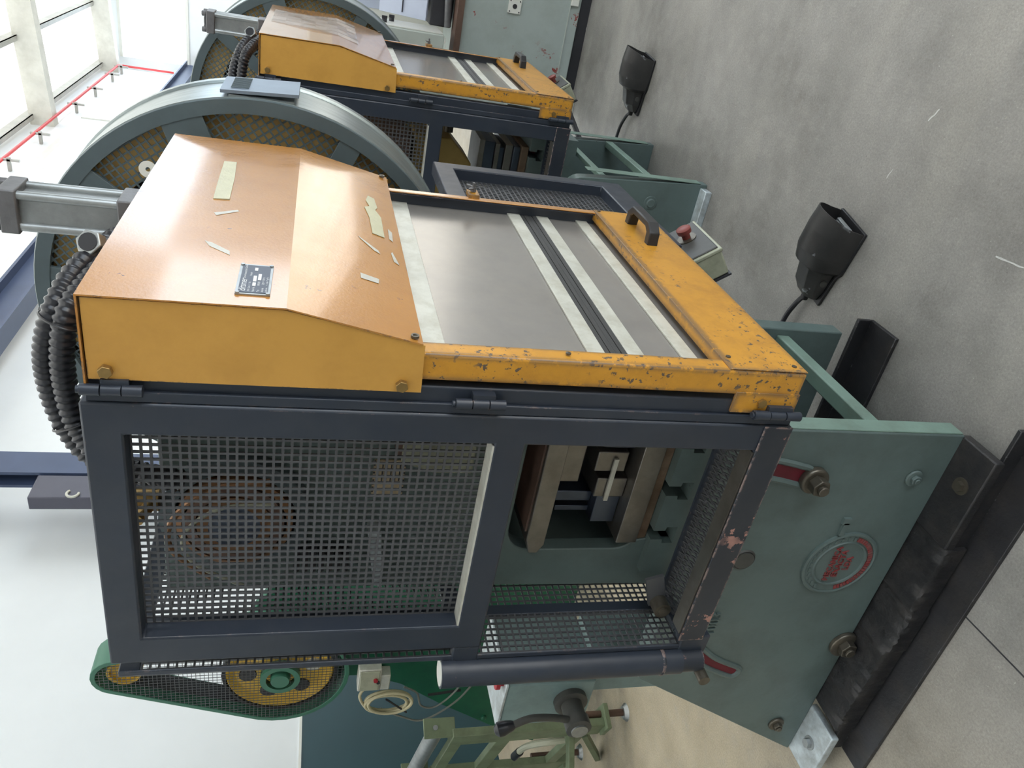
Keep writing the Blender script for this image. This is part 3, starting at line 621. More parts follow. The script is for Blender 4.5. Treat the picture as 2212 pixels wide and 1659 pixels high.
# head details seen through the mesh
for r0, r1, x, mm in ((.145, .118, 1.262, 'greydrk'), (.112, .10, 1.25, 'copper'), (.095, .075, 1.245, 'rampink'), (.072, .05, 1.24, 'copper')):
    B().lathe([(r0, 0), (r0, -(1.295-x)), (r1, -(1.295-x)-.004), (r1, 0)], (1.295, 1.10, 1.766), (1, 0, 0), 40).build('brake_ring', mm, P)
B().cyl((1.295, 1.10, 1.766), (1.235, 1.10, 1.766), .05, 30).build('shaft_end', 'steelblue', P)
B().tube(spline([(1.22, .97, 1.70), (1.22, .99, 1.80), (1.215, 1.06, 1.875), (1.215, 1.14, 1.88), (1.22, 1.22, 1.81)], 10), .006, 8).build('cable', 'copper', P)
B().tube(spline([(1.21, 1.02, 1.69), (1.21, 1.03, 1.79), (1.205, 1.09, 1.855), (1.21, 1.17, 1.84), (1.22, 1.25, 1.74)], 10), .004, 8).build('cable', 'clearhose', P)
b = B(); b.mi = 0; b.box(1.290, 1.2945, .968, 1.056, 1.432, 1.498); b.mi = 1
for k in range(6): b.box(1.2892, 1.29, .975, 1.02+.005*(k % 3), 1.442+.009*k, 1.4445+.009*k)
for k in range(9): b.box(1.2890, 1.29, .968+.0098*k, .972+.0098*k, 1.432, 1.4355); b.box(1.2890, 1.29, .968+.0098*k, .972+.0098*k, 1.4945, 1.498)
b.build('warning_label', ['label', 'dark'], P, smooth=False)
for k in range(7): B().lathe([(.030, 0), (.033, .006), (.030, .012)], (1.27, 1.215, 1.535+.017*k), (0, 0, 1), 18).build('spring_coil', 'dark', P)
B().prism([(1.135, 1.50), (1.29, 1.475), (1.30, 1.455), (1.14, 1.47)], 'x', 1.255, 1.295).build('bracket', 'worn', P, bevel=.002)
b = B().cyl((1.26, 1.05, 1.905), (1.26, 1.05, 1.955), .022, 16).cyl((1.26, 1.05, 1.915), (1.20, 1.05, 1.935), .012, 12); b.build('oil_fitting', 'brass', P)
B().prism([(.86, 1.30), (.86, 1.45), (.94, 1.45), (.965, 1.38), (.965, 1.30)], 'x', 1.245, 1.295).build('gib_block', 'cream', P, bevel=.004)
B().box(1.25, 1.29, .83, .93, 1.36, 1.46).build('gib_bracket', 'rampink', P)
# flywheel with its guard
FX, FY, FZ, FR = 2.12, 1.04, 1.779, .577
fwl = B().lathe([(.535, .05), (.545, .06), (.545, .20), (.44, .20), (.44, .13), (.36, .13), (.36, .19), (.12, .19), (.10, .06), (.30, .05), (.36, .07), (.36, .10), (.44, .10), (.44, .05)], (FX, FY, FZ), (1, 0, 0), 64, closed=True).build('flywheel', 'wheel', P)
B().lathe([(.445, .11), (.445, .045), (.355, .045), (.355, .11)], (FX+.04, FY, FZ), (1, 0, 0), 64, closed=True).build('dark_groove', 'belt', fwl)
B().cyl((1.76, FY, FZ), (2.33, FY, FZ), .055, 24).build('flywheel_shaft', 'steel', P)
fg = B().lathe([(FR-.002, 0), (FR, .004), (FR, .016), (FR-.038, .016), (FR-.038, 0)], (FX, FY, FZ), (1, 0, 0), 96, closed=True).build('flywheel_guard', 'greydrk', P)
b = B().lathe([(FR-.004, .006), (FR+.002, .008), (FR+.002, .195), (FR+.008, .20), (FR+.008, .228), (FR-.004, .23)], (FX, FY, FZ), (1, 0, 0), 96, closed=True); b.build('guard_rim', 'rim', fg)
B().lathe([(FR-.006, .226), (.001, .226), (.001, .23), (FR-.006, .23)], (FX, FY, FZ), (1, 0, 0), 64).build('guard_back', 'belt', fg)
for a, wd in ((159, .105), (127, .06), (95, .05), (52, .06), (10, .06), (325, .07), (262, .07), (205, .06)):
    aa = math.radians(a); d = Vector((0, math.cos(aa)*-1 if False else math.cos(aa), math.sin(aa)))
    p0 = Vector((FX+.009, FY, FZ))+d*.14; p1 = Vector((FX+.009, FY, FZ))+d*(FR-.02)
    B().bar(p0, p1, wd, .012, up=(1, 0, 0)).build('guard_spoke', 'greydrk', fg, bevel=.001)
b = B(); rr = FR-.02
for sgn in (1, -1):
    k = -rr
    while k < rr:
        hl = math.sqrt(max(0, rr*rr-k*k)); aa = math.radians(45*sgn+8); d = Vector((0, math.cos(aa), math.sin(aa))); n = Vector((0, -math.sin(aa), math.cos(aa)))
        c0 = Vector((FX+.017+(.001 if sgn > 0 else 0), FY, FZ))+n*k
        if hl > .02: b.bar(c0-d*hl, c0+d*hl, .0046, .003, up=(1, 0, 0))
        k += .0185
b.build('diamond_mesh', 'greydrk', fg, smooth=False)
b = B(); b.mi = 0; b.obox((2.225, .452, 1.785), ((1, 0, 0), (0, .06, 1), (0, 1, -.06)), (.085, .096, .004))
b.mi = 1
for k in range(11): b.obox((2.165+.012*k, .4485, 1.835), ((1, 0, 0), (0, .06, 1), (0, 1, -.06)), (.0012, .022, .0012))
b.obox((2.225, .4485, 1.745), ((1, 0, 0), (0, .06, 1), (0, 1, -.06)), (.0015, .022, .0015))
rim_plate = b.build('rim_plate', ['rimplate', 'greydrk'], fg, smooth=False)
B().box(2.135, 2.30, .462, .475, 1.70, 1.86).build('rim_bracket', 'rim', fg)
B().lathe([(.022, 0), (.022, .002), (.006, .002), (.006, 0)], (FX-.003, .672, 2.055), (1, 0, 0), 20, closed=True).build('paper_tag', 'offwhite', fg)

# ---------------------------------------------------------------- die set on the bed
K = thing('die_set', 'steel press tool clamped on the bed of the nearest press', 'press tool', (1.5, 1.0, .822))
B().box(1.30, 1.80, .845, 1.205, .8225, .852).build('lower_shoe', 'steelrust', K, bevel=.002)
B().box(1.285, 1.80, .845, 1.198, .8525, .905).build('die_plate', 'steel', K, bevel=.002)
B().box(1.33, 1.80, 1.05, 1.17, .9055, .965).build('die_block', 'steelblue', K, bevel=.002)
B().box(1.33, 1.80, .87, .95, .9055, .98).build('die_block', 'steelblue', K, bevel=.002)
for y0, z0 in ((1.03, .925), (.955, .94)): B().box(1.32, 1.46, y0, y0+.055, z0-.02, z0+.055).build('guide_block', 'steel', K, bevel=.003)
B().box(1.312, 1.318, .97, 1.09, .945, .955).build('stop_strip', 'strip', K)
B().box(1.36, 1.80, 1.10, 1.13, .965, 1.07).build('die_rail', 'steelblue', K, bevel=.002)
B().box(1.36, 1.80, 1.145, 1.16, .965, 1.05).build('die_rail', 'steelblue', K, bevel=.002)
B().box(1.312, 1.50, .90, 1.035, 1.03, 1.0945).build('punch_holder', 'steel', K, bevel=.003)

# ---------------------------------------------------------------- floor rails
def rail(x0, x1, web, y0, y1, name, label):
    b = B().box(min(x0, x1), max(x0, x1), y0, y1, 0, .013).box(min(web, web+.012), max(web, web+.012), y0, y1, .013, .058)
    return tag(b.build(name, 'rail', bevel=.002), label, 'rail', 'steel rails under the nearest press')
rail(1.075, 1.18, 1.165, .76, 1.93, 'floor_rail', 'oily black steel rail on the floor under the emblem side of the press')
rail(1.675, 1.80, 1.79, .79, 1.9, 'floor_rail', 'dark steel rail on the floor between the base plates of the press')

# ================================================================ SECOND PRESS AND GUARD (copies, lower and further along)
OFF = Vector((2.1, -.08, -.11))
for o in own: o['_own'] = 1
def copy_guard():
    r = copy_tree(G, None)
    def purge(o):
        for ch in list(o.children):
            purge(ch)
            if ch.get('_own'): bpy.data.objects.remove(ch)
    purge(r); r.location = Vector(G.location)+OFF; return r
G2 = copy_guard(); tag(G2, 'orange and black safety guard cage of the further press, clear plastic film on its hood', 'guard', 'press guard cages')
hood2 = [c for c in G2.children if c.name.startswith('hood')][0]
b = B(); y_ = .5395
film = [(1.80, 1.945), (1.45, 1.925), (1.26, 1.66), (1.22, 1.60), (1.60, 1.605), (1.87, 1.62), (1.85, 1.70)]
yy = lambda z: (.5385 if z >= 1.677 else .54+(1.677-z)/(1.677-1.46)*.048-.0015)
film = [(1.81, 1.955), (1.78, 1.80), (1.78, 1.678), (1.80, 1.60), (1.30, 1.595), (1.38, 1.678), (1.45, 1.80), (1.47, 1.925)]
def strip_quad(x0a, x1a, za, x0b, x1b, zb, n=10):
    for i in range(n):
        xa0 = x0a+(x1a-x0a)*i/n; xa1 = x0a+(x1a-x0a)*(i+1)/n; xb0 = x0b+(x1b-x0b)*i/n; xb1 = x0b+(x1b-x0b)*(i+1)/n
        wv = lambda q, z: yy(z)-.0025*(1+math.sin(q*9+z*22))
        b.add([(xa0, wv(i, za), za), (xa1, wv(i+1, za), za), (xb1, wv(i+1, zb), zb), (xb0, wv(i, zb), zb)], [(0, 1, 2, 3)])
zz_ = [1.945, 1.89, 1.83, 1.77, 1.72, 1.68, 1.64, 1.60]
for a_, b2 in zip(zz_[:-1], zz_[1:]):
    l = lambda z: 1.45-(1.945-z)*.42; r_ = lambda z: 1.80+(1.945-z)*.10
    strip_quad(l(a_), r_(a_), a_, l(b2), r_(b2), b2)
fo = b.build('plastic_film', 'film', hood); fo.parent = hood2
P2 = thing('power_press', 'further power press with rounded green base plates and a yellow ram', 'press', tuple(Vector(P.location)+OFF), 'power presses')
keep = ('flywheel', 'flywheel_guard', 'flywheel_shaft', 'bed', 'bed_support', 'brake_ring', 'shaft_end')
for ch in list(P.children):
    if ch.name.split('.')[0] in keep: copy_tree(ch, P2, ('rim_plate', 'rim_bracket', 'paper_tag'))
def p2(b, name, mm, bevel=.003, parent=None): return b.build(name, mm, parent or P2, bevel=bevel)
lp = p2(B().prism([(.765, .0), (1.75, .0), (1.45, .63), (.95, .63)]+arc(.765+.1, .56, .07, 90, 180, 6), 'x', 3.03, 3.085), 'base_plate', 'green')
p2(B().prism([(.765, .0), (1.75, .0), (1.45, .63), (.95, .63)]+arc(.765+.1, .56, .07, 90, 180, 6), 'x', 3.68, 3.735), 'base_plate', 'green')
p2(B().box(3.033, 3.082, .762, .766, .03, .55), 'front_edge', 'greenlt', parent=lp)  # front edge lightened in colour for the light from the front
p2(B().box(3.683, 3.732, .762, .766, .03, .55), 'front_edge', 'greenlt')
p2(B().bar((3.085, .79, .24), (3.68, .79, .24), .03, .035), 'tie_bar', 'greenlt')
p2(B().bar((3.085, .80, .46), (3.68, .80, .46), .02, .03), 'tie_bar', 'greenlt')
p2(B().box(2.97, 3.03, .78, 1.2, .0, .03), 'foot_flange', 'worn')
p2(B().lathe([(.032, 0), (.030, -.004), (.018, -.004), (.018, -.012), (.001, -.012)], (3.03, .87, .24), (1, 0, 0), 20), 'plug', 'green')
p2(B().tube([(3.028, .95+.12*math.cos(t*.15), .36+.13*math.sin(t*.15)) for t in range(6, 20)], .008, 8), 'adjusting_slot_rim', 'green', 0)
p2(B().box(3.40, 3.86, .82, 1.2, 1.24, 1.80), 'head', 'rampink')
p2(B().box(3.40, 3.86, 1.13, 1.25, .59, 1.80), 'frame_column', 'green')
p2(B().box(3.085, 3.68, 1.1, 1.14, .05, .6), 'rear_web', 'green')
p2(B().prism([(.80, 1.06), (.80, 1.22), (1.05, 1.22), (1.05, .96), (.90, .96), (.86, 1.0)], 'x', 3.42, 3.66), 'ram', 'ram', .006)
p2(B().lathe([(.02, 0), (.02, -.03), (.013, -.03), (.013, -.045), (.001, -.045)], (3.54, .80, 1.06), (0, 1, 0), 16), 'clamp_bolt', 'bolt', 0)
K2 = thing('die_set', 'blue grey press tool below the yellow ram of the further press', 'press tool', (3.55, .9, .713))
for x0, x1, y0, y1, z0, z1, mm in ((3.40, 3.80, .79, 1.05, .713, .745, 'steelrust'), (3.42, 3.75, .80, 1.03, .7455, .775, 'steelblue'), (3.44, 3.72, .80, .98, .7755, .81, 'steel'), (3.46, 3.70, .82, .97, .8105, .835, 'steelblue'), (3.44, 3.70, .80, .96, .8355, .855, 'steel'), (3.46, 3.68, .80, .97, .8555, .905, 'steelblue'), (3.44, 3.68, .79, .98, .9055, .93, 'steel')):
    B().box(x0, x1, y0, y1, z0, z1).build('tool_plate', mm, K2, bevel=.002)

# ================================================================ FOOT PEDALS
def pedal(name, label, front, ux, cable):
    """front: centre of the opening on the floor; ux: direction the opening faces"""
    u = Vector((ux[0], ux[1], 0)).normalized(); w_ = Vector((-u.y, u.x, 0)); f = Vector((front[0], front[1], 0))
    T = thing(name, label, 'foot pedal', tuple(f-u*.13), 'foot pedals')
    pt = lambda s, v, z: f-u*s+w_*v+Vector((0, 0, z))          # s back from the lip, v across
    b = B()
    # floor plate
    out = [(-.005, -.078), (-.005, .078), (.15, .078), (.17, .065), (.285, .060), (.285, -.060), (.17, -.065), (.15, -.078)]
    n = len(out); b.add([pt(s, v, 0.002) for s, v in out]+[pt(s, v, .012) for s, v in out], [tuple(range(n)), tuple(reversed(range(n, 2*n)))]+[(i, n+i, n+(i+1) % n, (i+1) % n) for i in range(n)])
    b.build('floor_plate', 'plastic', T, bevel=.002)
    # arched hood, open at the front, closed at the back
    b = B(); K_ = 14
    def sect(s, hw, ht, z0=.010, lean=0.):
        o = [pt(s, -hw, z0)]
        for k in range(K_+1):
            a = PI*k/K_; cv = -math.cos(a); sz = math.sin(a)
            o.append(pt(s+lean*(.25+.75*sz), cv*hw, z0+.045+(ht-.055)*sz))
        o.append(pt(s, hw, z0)); return o
    S_ = [sect(0, .075, .142, lean=-.036), sect(.05, .077, .148, lean=-.022), sect(.11, .077, .146, lean=-.008), sect(.150, .072, .13), sect(.172, .050, .09)]
    I_ = [sect(.0, .072, .139, lean=-.036), sect(.05, .073, .144, lean=-.022), sect(.11, .073, .142, lean=-.008), sect(.145, .068, .124), sect(.165, .046, .084)]
    m_ = len(S_[0])
    for A in (S_, I_):
        for i in range(len(A)-1):
            b.add(A[i]+A[i+1], [(k, k+1, m_+k+1, m_+k) for k in range(m_-1)])
    b.add(S_[0]+I_[0], [(k, k+1, m_+k+1, m_+k) for k in range(m_-1)])
    b.add(S_[-1], [tuple(range(m_))]); b.add(I_[-1], [tuple(range(m_))])
    b.build('hood', 'pedal', T, ang=50)
    # tail housing with sloped roof
    b = B(); A = [[(-.056, .012), (-.056, .060), (-.030, .100), (.030, .100), (.056, .060), (.056, .012)], [(-.054, .012), (-.054, .050), (-.030, .080), (.030, .080), (.054, .050), (.054, .012)], [(-.044, .012), (-.044, .032), (-.026, .054), (.026, .054), (.044, .032), (.044, .012)]]
    Q = [[pt(s, v, z) for v, z in a] for s, a in zip((.160, .235, .272), A)]
    for i in range(2): b.add(Q[i]+Q[i+1], [(k, (k+1) % 6, 6+(k+1) % 6, 6+k) for k in range(6)])
    b.add(Q[0], [tuple(range(6))]); b.add(Q[2], [tuple(range(6))])
    b.build('tail_housing', 'pedal', T, bevel=.004, ang=30)
    b = B().cyl(pt(.20, -.055, .035), pt(.20, -.061, .035), .011, 14); b.build('side_screw', 'boxgrey', T)
    # treadle with ribs
    b = B(); c0 = pt(.05, 0, .034); up = (u*-.35+Vector((0, 0, 1))).normalized()
    b.obox(c0, (u, w_, up), (.042, .040, .006))
    for k in range(7): b.obox(c0+u*(-.034+.0113*k)+up*.007, (u, w_, up), (.0028, .037, .002))
    b.build('treadle', 'alu', T, bevel=.002)
    B().cyl(pt(.268, 0, .028), pt(.30, 0, .026), .013, 14).build('cable_gland', 'plastic', T)
    B().tube(spline([pt(.285, 0, .026)]+[Vector(q) for q in cable], 8), .0085, 10).build('cable', 'hose', T)
    return T
pedal('foot_pedal', 'black hooded foot pedal on the floor nearest the front, grey scuff on its hood', (2.045, .575), (-.22, -.98), [(2.135, .90, .03), (2.15, .97, .04), (2.13, 1.06, .05), (2.0, 1.2, .06)])
pedal('foot_pedal', 'black hooded foot pedal on the floor by the further press and grey cabinet', (3.99, .40), (-.12, -.99), [(4.07, .72, .03), (4.11, .80, .035), (4.10, .92, .04), (3.98, 1.05, .05)])

# ================================================================ EMERGENCY STOP BOXES
def estop(label, off, arm_to):
    off = Vector(off); c = Vector((2.098, .709, .503))+off
    T = thing('emergency_stop_box', label, 'switch box', tuple(c), 'emergency stop boxes')
    a1 = Vector((1, 0, -.05)).normalized(); n = Vector((0, -.81, .587)); a2 = n.cross(a1).normalized(); n = a1.cross(a2)
    B().obox(c-n*.048, (a1, a2, n), (.115, .052, .042)).build('body', 'cream', T, bevel=.006)
    B().obox(c-n*.004, (a1, a2, n), (.118, .055, .006)).build('lid_rim', 'cream', T, bevel=.003)
    B().obox(c+n*.003, (a1, a2, n), (.108, .046, .004)).build('lid', 'boxgrey', T, bevel=.003)
    bc = c+n*.006+a1*.02+a2*.006
    B().cyl(bc, bc+n*.004, .030, 24).build('button_collar', 'bolt', T)
    B().lathe([(.013, 0), (.013, .018), (.022, .020), (.023, .034), (.018, .037), (.001, .037)], bc+n*.004, n, 24).build('button', 'redcap', T)
    B().obox(c-n*.094, (a1, a2, n), (.119, .056, .003)).build('back_plate', 'dark', T)
    B().tube([c-n*.09-a1*.06, (c-n*.14-a1*.1)*.5+Vector(arm_to)*.5, Vector(arm_to)], .014, 10).build('mounting_arm', 'dark', T)
estop('cream stop box with red mushroom button beside the nearest guard handle', (0, 0, 0), (1.86, .98, .42))
estop('cream stop box with red mushroom button in front of the grey cabinet', (2.1, -.08, -.095), (3.74, .90, .31))

# ================================================================ GREEN PRESS BEHIND (belt guard, pulley)
Q = thing('belt_drive_press', 'deep green press with mesh belt guard and yellow pulley by the teal wall', 'press', (3.2, 3.7, 0))
px, py, pz = 2.9, 3.66, 1.69
def tear(r0, r1, ztop, n=18):
    """outline around a big lower circle and a small upper one, in (y, z)"""
    y1, z1 = py-.06, ztop; d = z1-pz; a = math.degrees(math.asin((r0-r1)/d)); L_ = []
    L_ += [(py+r0*math.cos(math.radians(t)), pz+r0*math.sin(math.radians(t))) for t in [180-a+(180+2*a)*i/n for i in range(n+1)]]
    L_ += [(y1+r1*math.cos(math.radians(t)), z1+r1*math.sin(math.radians(t))) for t in [a+(180-2*a)*i/8 for i in range(9)]]
    return L_
o1 = tear(.37, .125, 2.50); o2 = tear(.345, .10, 2.50)
b = B(); k = len(o1)
V = [(px, y, z) for y, z in o1]+[(px+.17, y, z) for y, z in o1]+[(px, y, z) for y, z in o2]+[(px+.17, y, z) for y, z in o2]
b.add(V, [(i, k+i, k+(i+1) % k, (i+1) % k) for i in range(k)]+[(2*k+i, 2*k+(i+1) % k, 3*k+(i+1) % k, 3*k+i) for i in range(k)]+[(i, (i+1) % k, 2*k+(i+1) % k, 2*k+i) for i in range(k)]+[(k+i, 3*k+i, 3*k+(i+1) % k, k+(i+1) % k) for i in range(k)])
bgd = b.build('belt_guard', 'guardgreen', Q, bevel=.003)
def inside(y, z):
    c = False
    for i in range(k):
        (ya, za), (yb, zb) = o2[i], o2[(i+1) % k]
        if (za > z) != (zb > z) and y < (yb-ya)*(z-za)/(zb-za)+ya: c = not c
    return c
b = B()
for axn in (0, 1):
    lo, hi = (py-.36, py+.36) if axn == 0 else (1.30, 2.65); t = lo
    while t < hi:
        run = None; q = (1.30 if axn == 0 else py-.4); qe = (2.66 if axn == 0 else py+.4)
        while q <= qe:
            ins = inside(t, q) if axn == 0 else inside(q, t)
            if ins and run is None: run = q
            if (not ins or q+.01 > qe) and run is not None:
                b.box(px+.002, px+.004, t-.0013, t+.0013, run, q) if axn == 0 else b.box(px+.002, px+.004, run, q, t-.0013, t+.0013); run = None
            q += .01
        t += .021
b.build('guard_mesh', 'mesh', bgd, smooth=False)
pu = B().lathe([(.275, .03), (.285, .04), (.285, .13), (.275, .14), (.24, .13), (.24, .10), (.02, .10), (.02, .05), (.24, .06)], (px, py, pz), (1, 0, 0), 48, closed=True).build('pulley', 'yellow', Q)
for a in range(0, 360, 60):
    aa = math.radians(a+20); c0 = (px+.049, py+.175*math.cos(aa), pz+.175*math.sin(aa))
    B().cyl(c0, (px+.062, c0[1], c0[2]), .047, 20).build('pulley_hole', 'dark' if a in (0, 60, 300) else 'offwhite', pu)
B().lathe([(.105, .0), (.105, .05), (.085, .05), (.075, .0)], (px-.02, py, pz), (1, 0, 0), 32, closed=True).build('hub_ring', 'guardgreen', pu)
B().lathe([(.001, 0), (.048, 0), (.05, .01), (.06, .10)], (px-.03, py, pz), (1, 0, 0), 28).build('shaft_end', 'guardgreen', pu)
B().lathe([(.29, .03), (.305, .03), (.305, .14), (.29, .14)], (px, py, pz), (1, 0, 0), 48, closed=True).build('belt', 'belt', pu)
B().lathe([(.07, .03), (.085, .03), (.085, .14), (.07, .14)], (px, py-.06, 2.47), (1, 0, 0), 24, closed=True).cyl((px+.05, py-.06, 2.47), (px+.10, py-.06, 2.47), .07, 24).build('motor_pulley', 'yellow', Q)
for s in (-1, 1): B().bar((px+.085, py+s*.30, pz+.05), (px+.085, py-.06+s*.085, 2.47), .09, .008, up=(0, 1, 0)).build('belt_run', 'belt', Q)
B().box(px+.17, px+.22, py-.20, py-.05, 1.3, 2.45).build('drive_bracket', 'pressgreen', Q)
B().prism([(2.9, 0), (4.70, 0), (4.66, .10), (4.235, .71), (4.02, .98), (3.92, 1.2), (3.90, 1.75), (3.35, 1.85), (2.9, 1.6)], 'x', px+.19, px+.25).build('frame_plate', 'pressgreen', Q, bevel=.004)
B().prism([(2.9, 0), (4.70, 0), (4.66, .10), (4.235, .71), (4.02, .98), (3.92, 1.2), (3.90, 1.75), (3.35, 1.85), (2.9, 1.6)], 'x', px+.80, px+.86).build('frame_plate', 'pressgreen', Q, bevel=.004)
B().box(px+.25, px+.80, 3.0, 3.8, .1, 1.5).build('frame_body', 'pressgreen', Q)
B().tube([(px+.205, 4.14-.003*i, .80-.023*i) for i in range(10)], .021, 8).build('adjusting_slot', 'belt', Q)
B().lathe([(.02, 0), (.02, -.01), (.01, -.018), (.001, -.018)], (px+.19, 4.40, .40), (1, 0, 0), 14).build('bolt', 'pressgreen', Q)
jx = thing('junction_box', 'small grey switch box with red button on the green press', 'switch box', (2.87, 3.66, 1.10))
B().box(px-.06, px+.02, 3.565, 3.74, 1.15, 1.275).build('body', 'strip', jx, bevel=.006)
B().box(px-.05, px+.02, 3.63, 3.75, 1.095, 1.15).build('lower_body', 'strip', jx, bevel=.006)
B().box(px-.066, px-.06, 3.575, 3.73, 1.16, 1.265).build('lid', 'cream', jx, bevel=.004)
B().cyl((px-.066, 3.64, 1.18), (px-.078, 3.64, 1.18), .012, 14).build('red_button', 'red', jx)
B().cyl((px-.066, 3.66, 1.165), (px-.074, 3.66, 1.165), .010, 14).build('black_button', 'dark', jx)
B().box(px+.02, px+.19, 3.60, 3.70, 1.12, 1.24).build('mount', 'pressgreen', jx)
co = thing('cable_coil', 'coiled cream cable hanging on the green press', 'cable', (2.9, 3.9, 1.08))
for k, (ry, rz, dy, dz) in enumerate(((.085, .13, 0, 0), (.075, .12, .012, .01), (.09, .125, -.006, -.012))):
    B().tube([(px-.01-.012*k, 3.90+dy+ry*math.cos(t*2*PI/30), 1.085+dz+rz*math.sin(t*2*PI/30)) for t in range(31)], .0095, 8, caps=False).build('loop', 'cable', co)
B().tube(spline([(px-.02, 3.99, 1.13), (px-.02, 3.95, 1.20), (px-.01, 3.85, 1.25), (px, 3.78, 1.22)], 6), .009, 8).build('tail', 'cable', co)
B().tube(spline([(px-.03, 3.86, 1.10), (px-.03, 3.93, 1.03), (px-.03, 3.99, .97)], 6), .006, 8).build('wrap', 'dark', co)
for i, pts in enumerate(([(px, 3.80, 1.0), (px, 3.86, .92), (px, 3.98, .88), (px+.02, 4.02, .78), (px+.05, 3.9, .66), (px+.1, 3.75, .62)], [(px, 3.98, 1.12), (px-.01, 4.05, 1.0), (px-.01, 4.10, .85), (px+.05, 4.02, .65), (px+.1, 3.85, .52)])):
    o = B().tube(spline(pts, 8), .006, 8).build('loose_cable', 'cablegrey'); tag(o, ('thin grey cable looping down the green press plate', 'thin grey cable hanging lowest across the green press plate')[i], 'cable', 'loose cables')

# ================================================================ GEARBOX WITH LEVER (behind the pipe post)
gb = thing('feed_gearbox', 'pale blue green gearbox with black knobbed lever behind the press', 'gearbox', (1.6, 2.1, .69))
B().box(1.50, 1.78, 1.99, 2.19, .69, .985).build('body', 'gear', gb, bevel=.006)
B().prism([(1.985, .9855), (2.195, .9855), (2.193, .994), (1.987, .994)], 'x', 1.495, 1.785).build('worn_top', 'worn', gb, bevel=.002)
B().box(1.56, 1.74, 1.95, 2.12, 0, .69).build('pedestal', 'gear', gb, bevel=.004)
hub = B().lathe([(.055, 0), (.055, -.02), (.05, -.022), (.035, -.022), (.035, -.075), (.041, -.075), (.041, -.11), (.028, -.115), (.001, -.115)], (1.50, 2.075, .765), (1, 0, 0), 30).build('hub', 'boxgrey', gb)
B().cyl((1.386, 2.075, .765), (1.380, 2.075, .765), .027, 24).build('hub_face', 'alu', hub)
lv = B().tube(spline([(1.415, 2.06, .79), (1.41, 2.035, .86), (1.405, 2.025, .93), (1.40, 2.045, .985)], 8), .0115, 12).build('lever', 'boxgrey', gb)
B().lathe([(.010, 0), (.016, .012), (.0235, .04), (.0225, .055), (.012, .066), (.001, .068)], (1.401, 2.042, .975), (-.05, .3, .95), 20).build('knob', 'hose', lv)
B().lathe([(.012, 0), (.012, .02), (.022, .022), (.022, .035), (.001, .037)], (1.53, 2.01, .985), (0, 0, 1), 18).build('red_button', 'red', gb)
B().cyl((1.70, 2.16, .55), (1.70, 2.16, .69), .02, 14).build('drain', 'boxgrey', gb)

# ================================================================ ROLLER STAND
st = thing('roller_stand', 'olive green roller stand on a screw foot at the left edge', 'stand', (2.25, 3.3, 0))
az = math.radians(70); du = Vector((math.cos(az), math.sin(az), 0)); dv = Vector((-du.y, du.x, 0)); base = Vector((2.2, 3.255, 0))
sp = lambda u, v, z: base+du*u+dv*v+Vector((0, 0, z))
b = B(); b.obox(sp(.03, 0, .51), (du, dv, (0, 0, 1)), (.075, .02, .385)); b.build('leg', 'olive', st, bevel=.004)
B().obox(sp(.72, 0, .51), (du, dv, (0, 0, 1)), (.075, .02, .385)).build('leg', 'olive', st, bevel=.004)
for z, hh in ((.86, .03), (.62, .035), (.22, .03)): B().obox(sp(.37, .0, z), (du, dv, (0, 0, 1)), (.28, .018, hh)).build('crossbar', 'olive', st, bevel=.003)
B().bar(sp(.10, .01, .20), sp(.45, .05, .02), .05, .03).build('brace', 'olive', st, bevel=.003)
B().bar(sp(.08, .02, .28), sp(.30, .45, .30), .05, .03).build('brace', 'olive', st, bevel=.003)
for u_ in (-.03, .80):
    B().obox(sp(u_, -.03, .955), (du, dv, (0, 0, 1)), (.006, .045, .075)).build('bearing_plate', 'olive', st, bevel=.003)
    B().cyl(sp(u_, -.03, .975), sp(u_-.012*(1 if u_ < 0 else -1), -.03, .975), .012, 12).build('axle_end', 'alu', st)
B().cyl(sp(-.02, -.03, .965), sp(.79, -.03, .965), .038, 28).build('roller', 'alu', st)
for u_ in (-.01, .75):
    f_ = B().cyl(sp(u_, -.045, .0), sp(u_, -.045, .018), .045, 24, .03).build('foot', 'alu', st)
    B().cyl(sp(u_, -.045, .018), sp(u_, -.045, .30), .017, 14).build('screw', 'brown', st)
    B().hexb(sp(u_, -.045, .11), sp(u_, -.045, .135), .035).build('lock_nut', 'olive', st)
    B().obox(sp(u_, -.02, .125), (du, dv, (0, 0, 1)), (.06, .06, .012)).build('foot_plate', 'olive', st, bevel=.002)
ah = thing('air_hose', 'milky hose with black coupling hanging in the roller stand', 'hose', tuple(sp(.3, 0, .4)))
B().tube(spline([sp(.12, .03, .30), sp(.14, .03, .37), sp(.20, .02, .42), sp(.34, .0, .45), sp(.5, 0, .46)], 8), .017, 10).build('hose', 'clearhose', ah)
B().cyl(sp(.42, 0, .455), sp(.52, 0, .46), .022, 14).build('coupling', 'hose', ah)

# ================================================================ RIGHT BACKGROUND: cabinet, desk, dark machine
cb = thing('electrical_cabinet', 'pale grey cabinet with red paint chips standing on the floor', 'cabinet', (5.5, .2, 0))
B().box(5.14, 5.9, -.12, .81, .07, .80).build('body', 'cab', cb, bevel=.006)
B().box(5.16, 5.88, -.10, .79, 0, .07).build('plinth', 'dark', cb)
b = B().box(5.128, 5.1395, .32, .40, .45, .53); pl_ = b.build('socket_plate', 'offwhite', cb, bevel=.001)
B().cyl((5.13, .36, .49), (5.126, .36, .49), .014, 16).build('socket_hole', 'dark', pl_)
for dy, dz in ((.03, .03), (-.03, .03), (.03, -.03), (-.03, -.03)): B().cyl((5.13, .36+dy, .49+dz), (5.125, .36+dy, .49+dz), .004, 8).build('screw', 'dark', pl_)
B().box(5.12, 5.139, .24, .30, .09, .14).build('latch', 'offwhite', cb, bevel=.004)
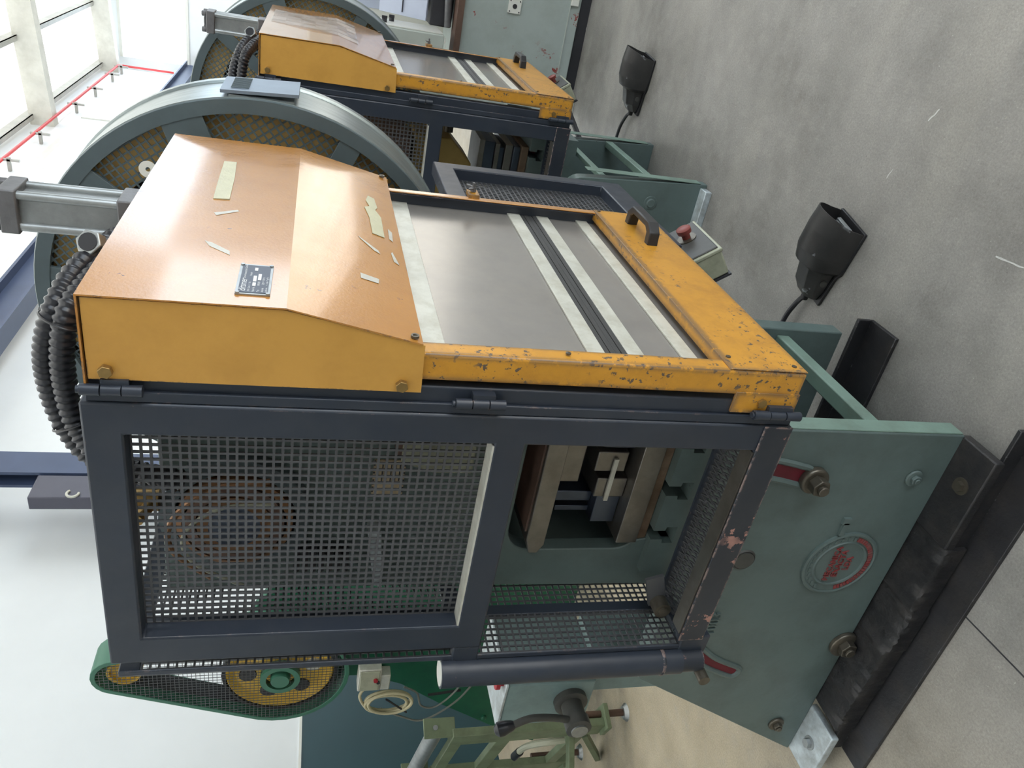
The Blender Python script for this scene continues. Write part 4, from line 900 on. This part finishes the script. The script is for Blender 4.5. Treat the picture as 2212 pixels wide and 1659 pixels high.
B().box(5.134, 5.1395, -.1, .70, .135, .14).build('seam', 'desk', cb)
pb = tag(B().box(5.10, 5.26, -.15, .72, .802, .84).build('brown_post', 'brown', smooth=False), 'rusty brown beam lying along the cabinet top', 'beam')
dm = thing('dark_machine', 'dark machine bed above the pale cabinet', 'machine', (5.5, .1, .842))
B().box(5.28, 5.85, -.12, .56, .842, .98).build('bed', 'dark', dm, bevel=.01)
B().cyl((5.24, -.12, .93), (5.24, .55, .87), .022, 14).build('guide_rod', 'caststeel', dm)
B().box(5.22, 5.30, .05, .16, .845, .94).build('clamp', 'dark', dm, bevel=.004)
B().box(5.22, 5.30, .27, .36, .845, .92).build('clamp', 'dark', dm, bevel=.004)
cd = thing('control_desk', 'pale green control box with off white front panel behind the further press', 'control box', (5.15, .8, 0))
B().box(5.0, 5.30, .573, .95, .915, 1.31).build('body', 'desk', cd, bevel=.008)
B().box(5.01, 5.30, .565, .573, .925, 1.30).build('front_panel', 'offwhite', cd, bevel=.002)
for x, z in ((5.10, 1.27), (5.2, 1.22)): B().cyl((x, .565, z), (x, .545, z), .016, 14).box(x-.004, x+.004, .53, .545, z-.016, z+.016).build('rotary_switch', 'dark', cd)
B().box(5.08, 5.26, .825, .94, 0, .915).build('pedestal', 'desk', cd, bevel=.004)
tp = thing('tilted_panel', 'pale blue tilted machine panel behind the control desk', 'panel', (5.3, 0, 1.0))
b = B().obox((5.36, .20, 1.14), ((0, 1, 0), (.5, 0, .87), (.87, 0, -.5)), (.34, .16, .01)); b.build('panel', 'bluepanel', tp, bevel=.002)
B().obox((5.352, .20, 1.145), ((0, 1, 0), (.5, 0, .87), (.87, 0, -.5)), (.32, .002, .0102)).build('seam', 'dark', tp)
for y in (.42, .18): B().obox((5.354, y, 1.14), ((0, 1, 0), (.5, 0, .87), (.87, 0, -.5)), (.002, .15, .0105)).build('seam', 'dark', tp)
B().box(5.46, 5.6, -.1, .50, .985, 1.25).build('support', 'offwhite', tp)
bw = thing('white_machine', 'large off white machine housing in the right background', 'machine', (6.6, 0, 0))
B().box(6.1, 7.4, -.15, .95, .0, 1.72).build('housing', 'offwhite', bw, bevel=.02)
B().box(6.09, 6.10, -.05, .6, .9, 1.55).build('door', 'bluepanel', bw, bevel=.003)

for o in bpy.data.objects:
    for key in ('_o', '_own'):
        if key in o: del o[key]
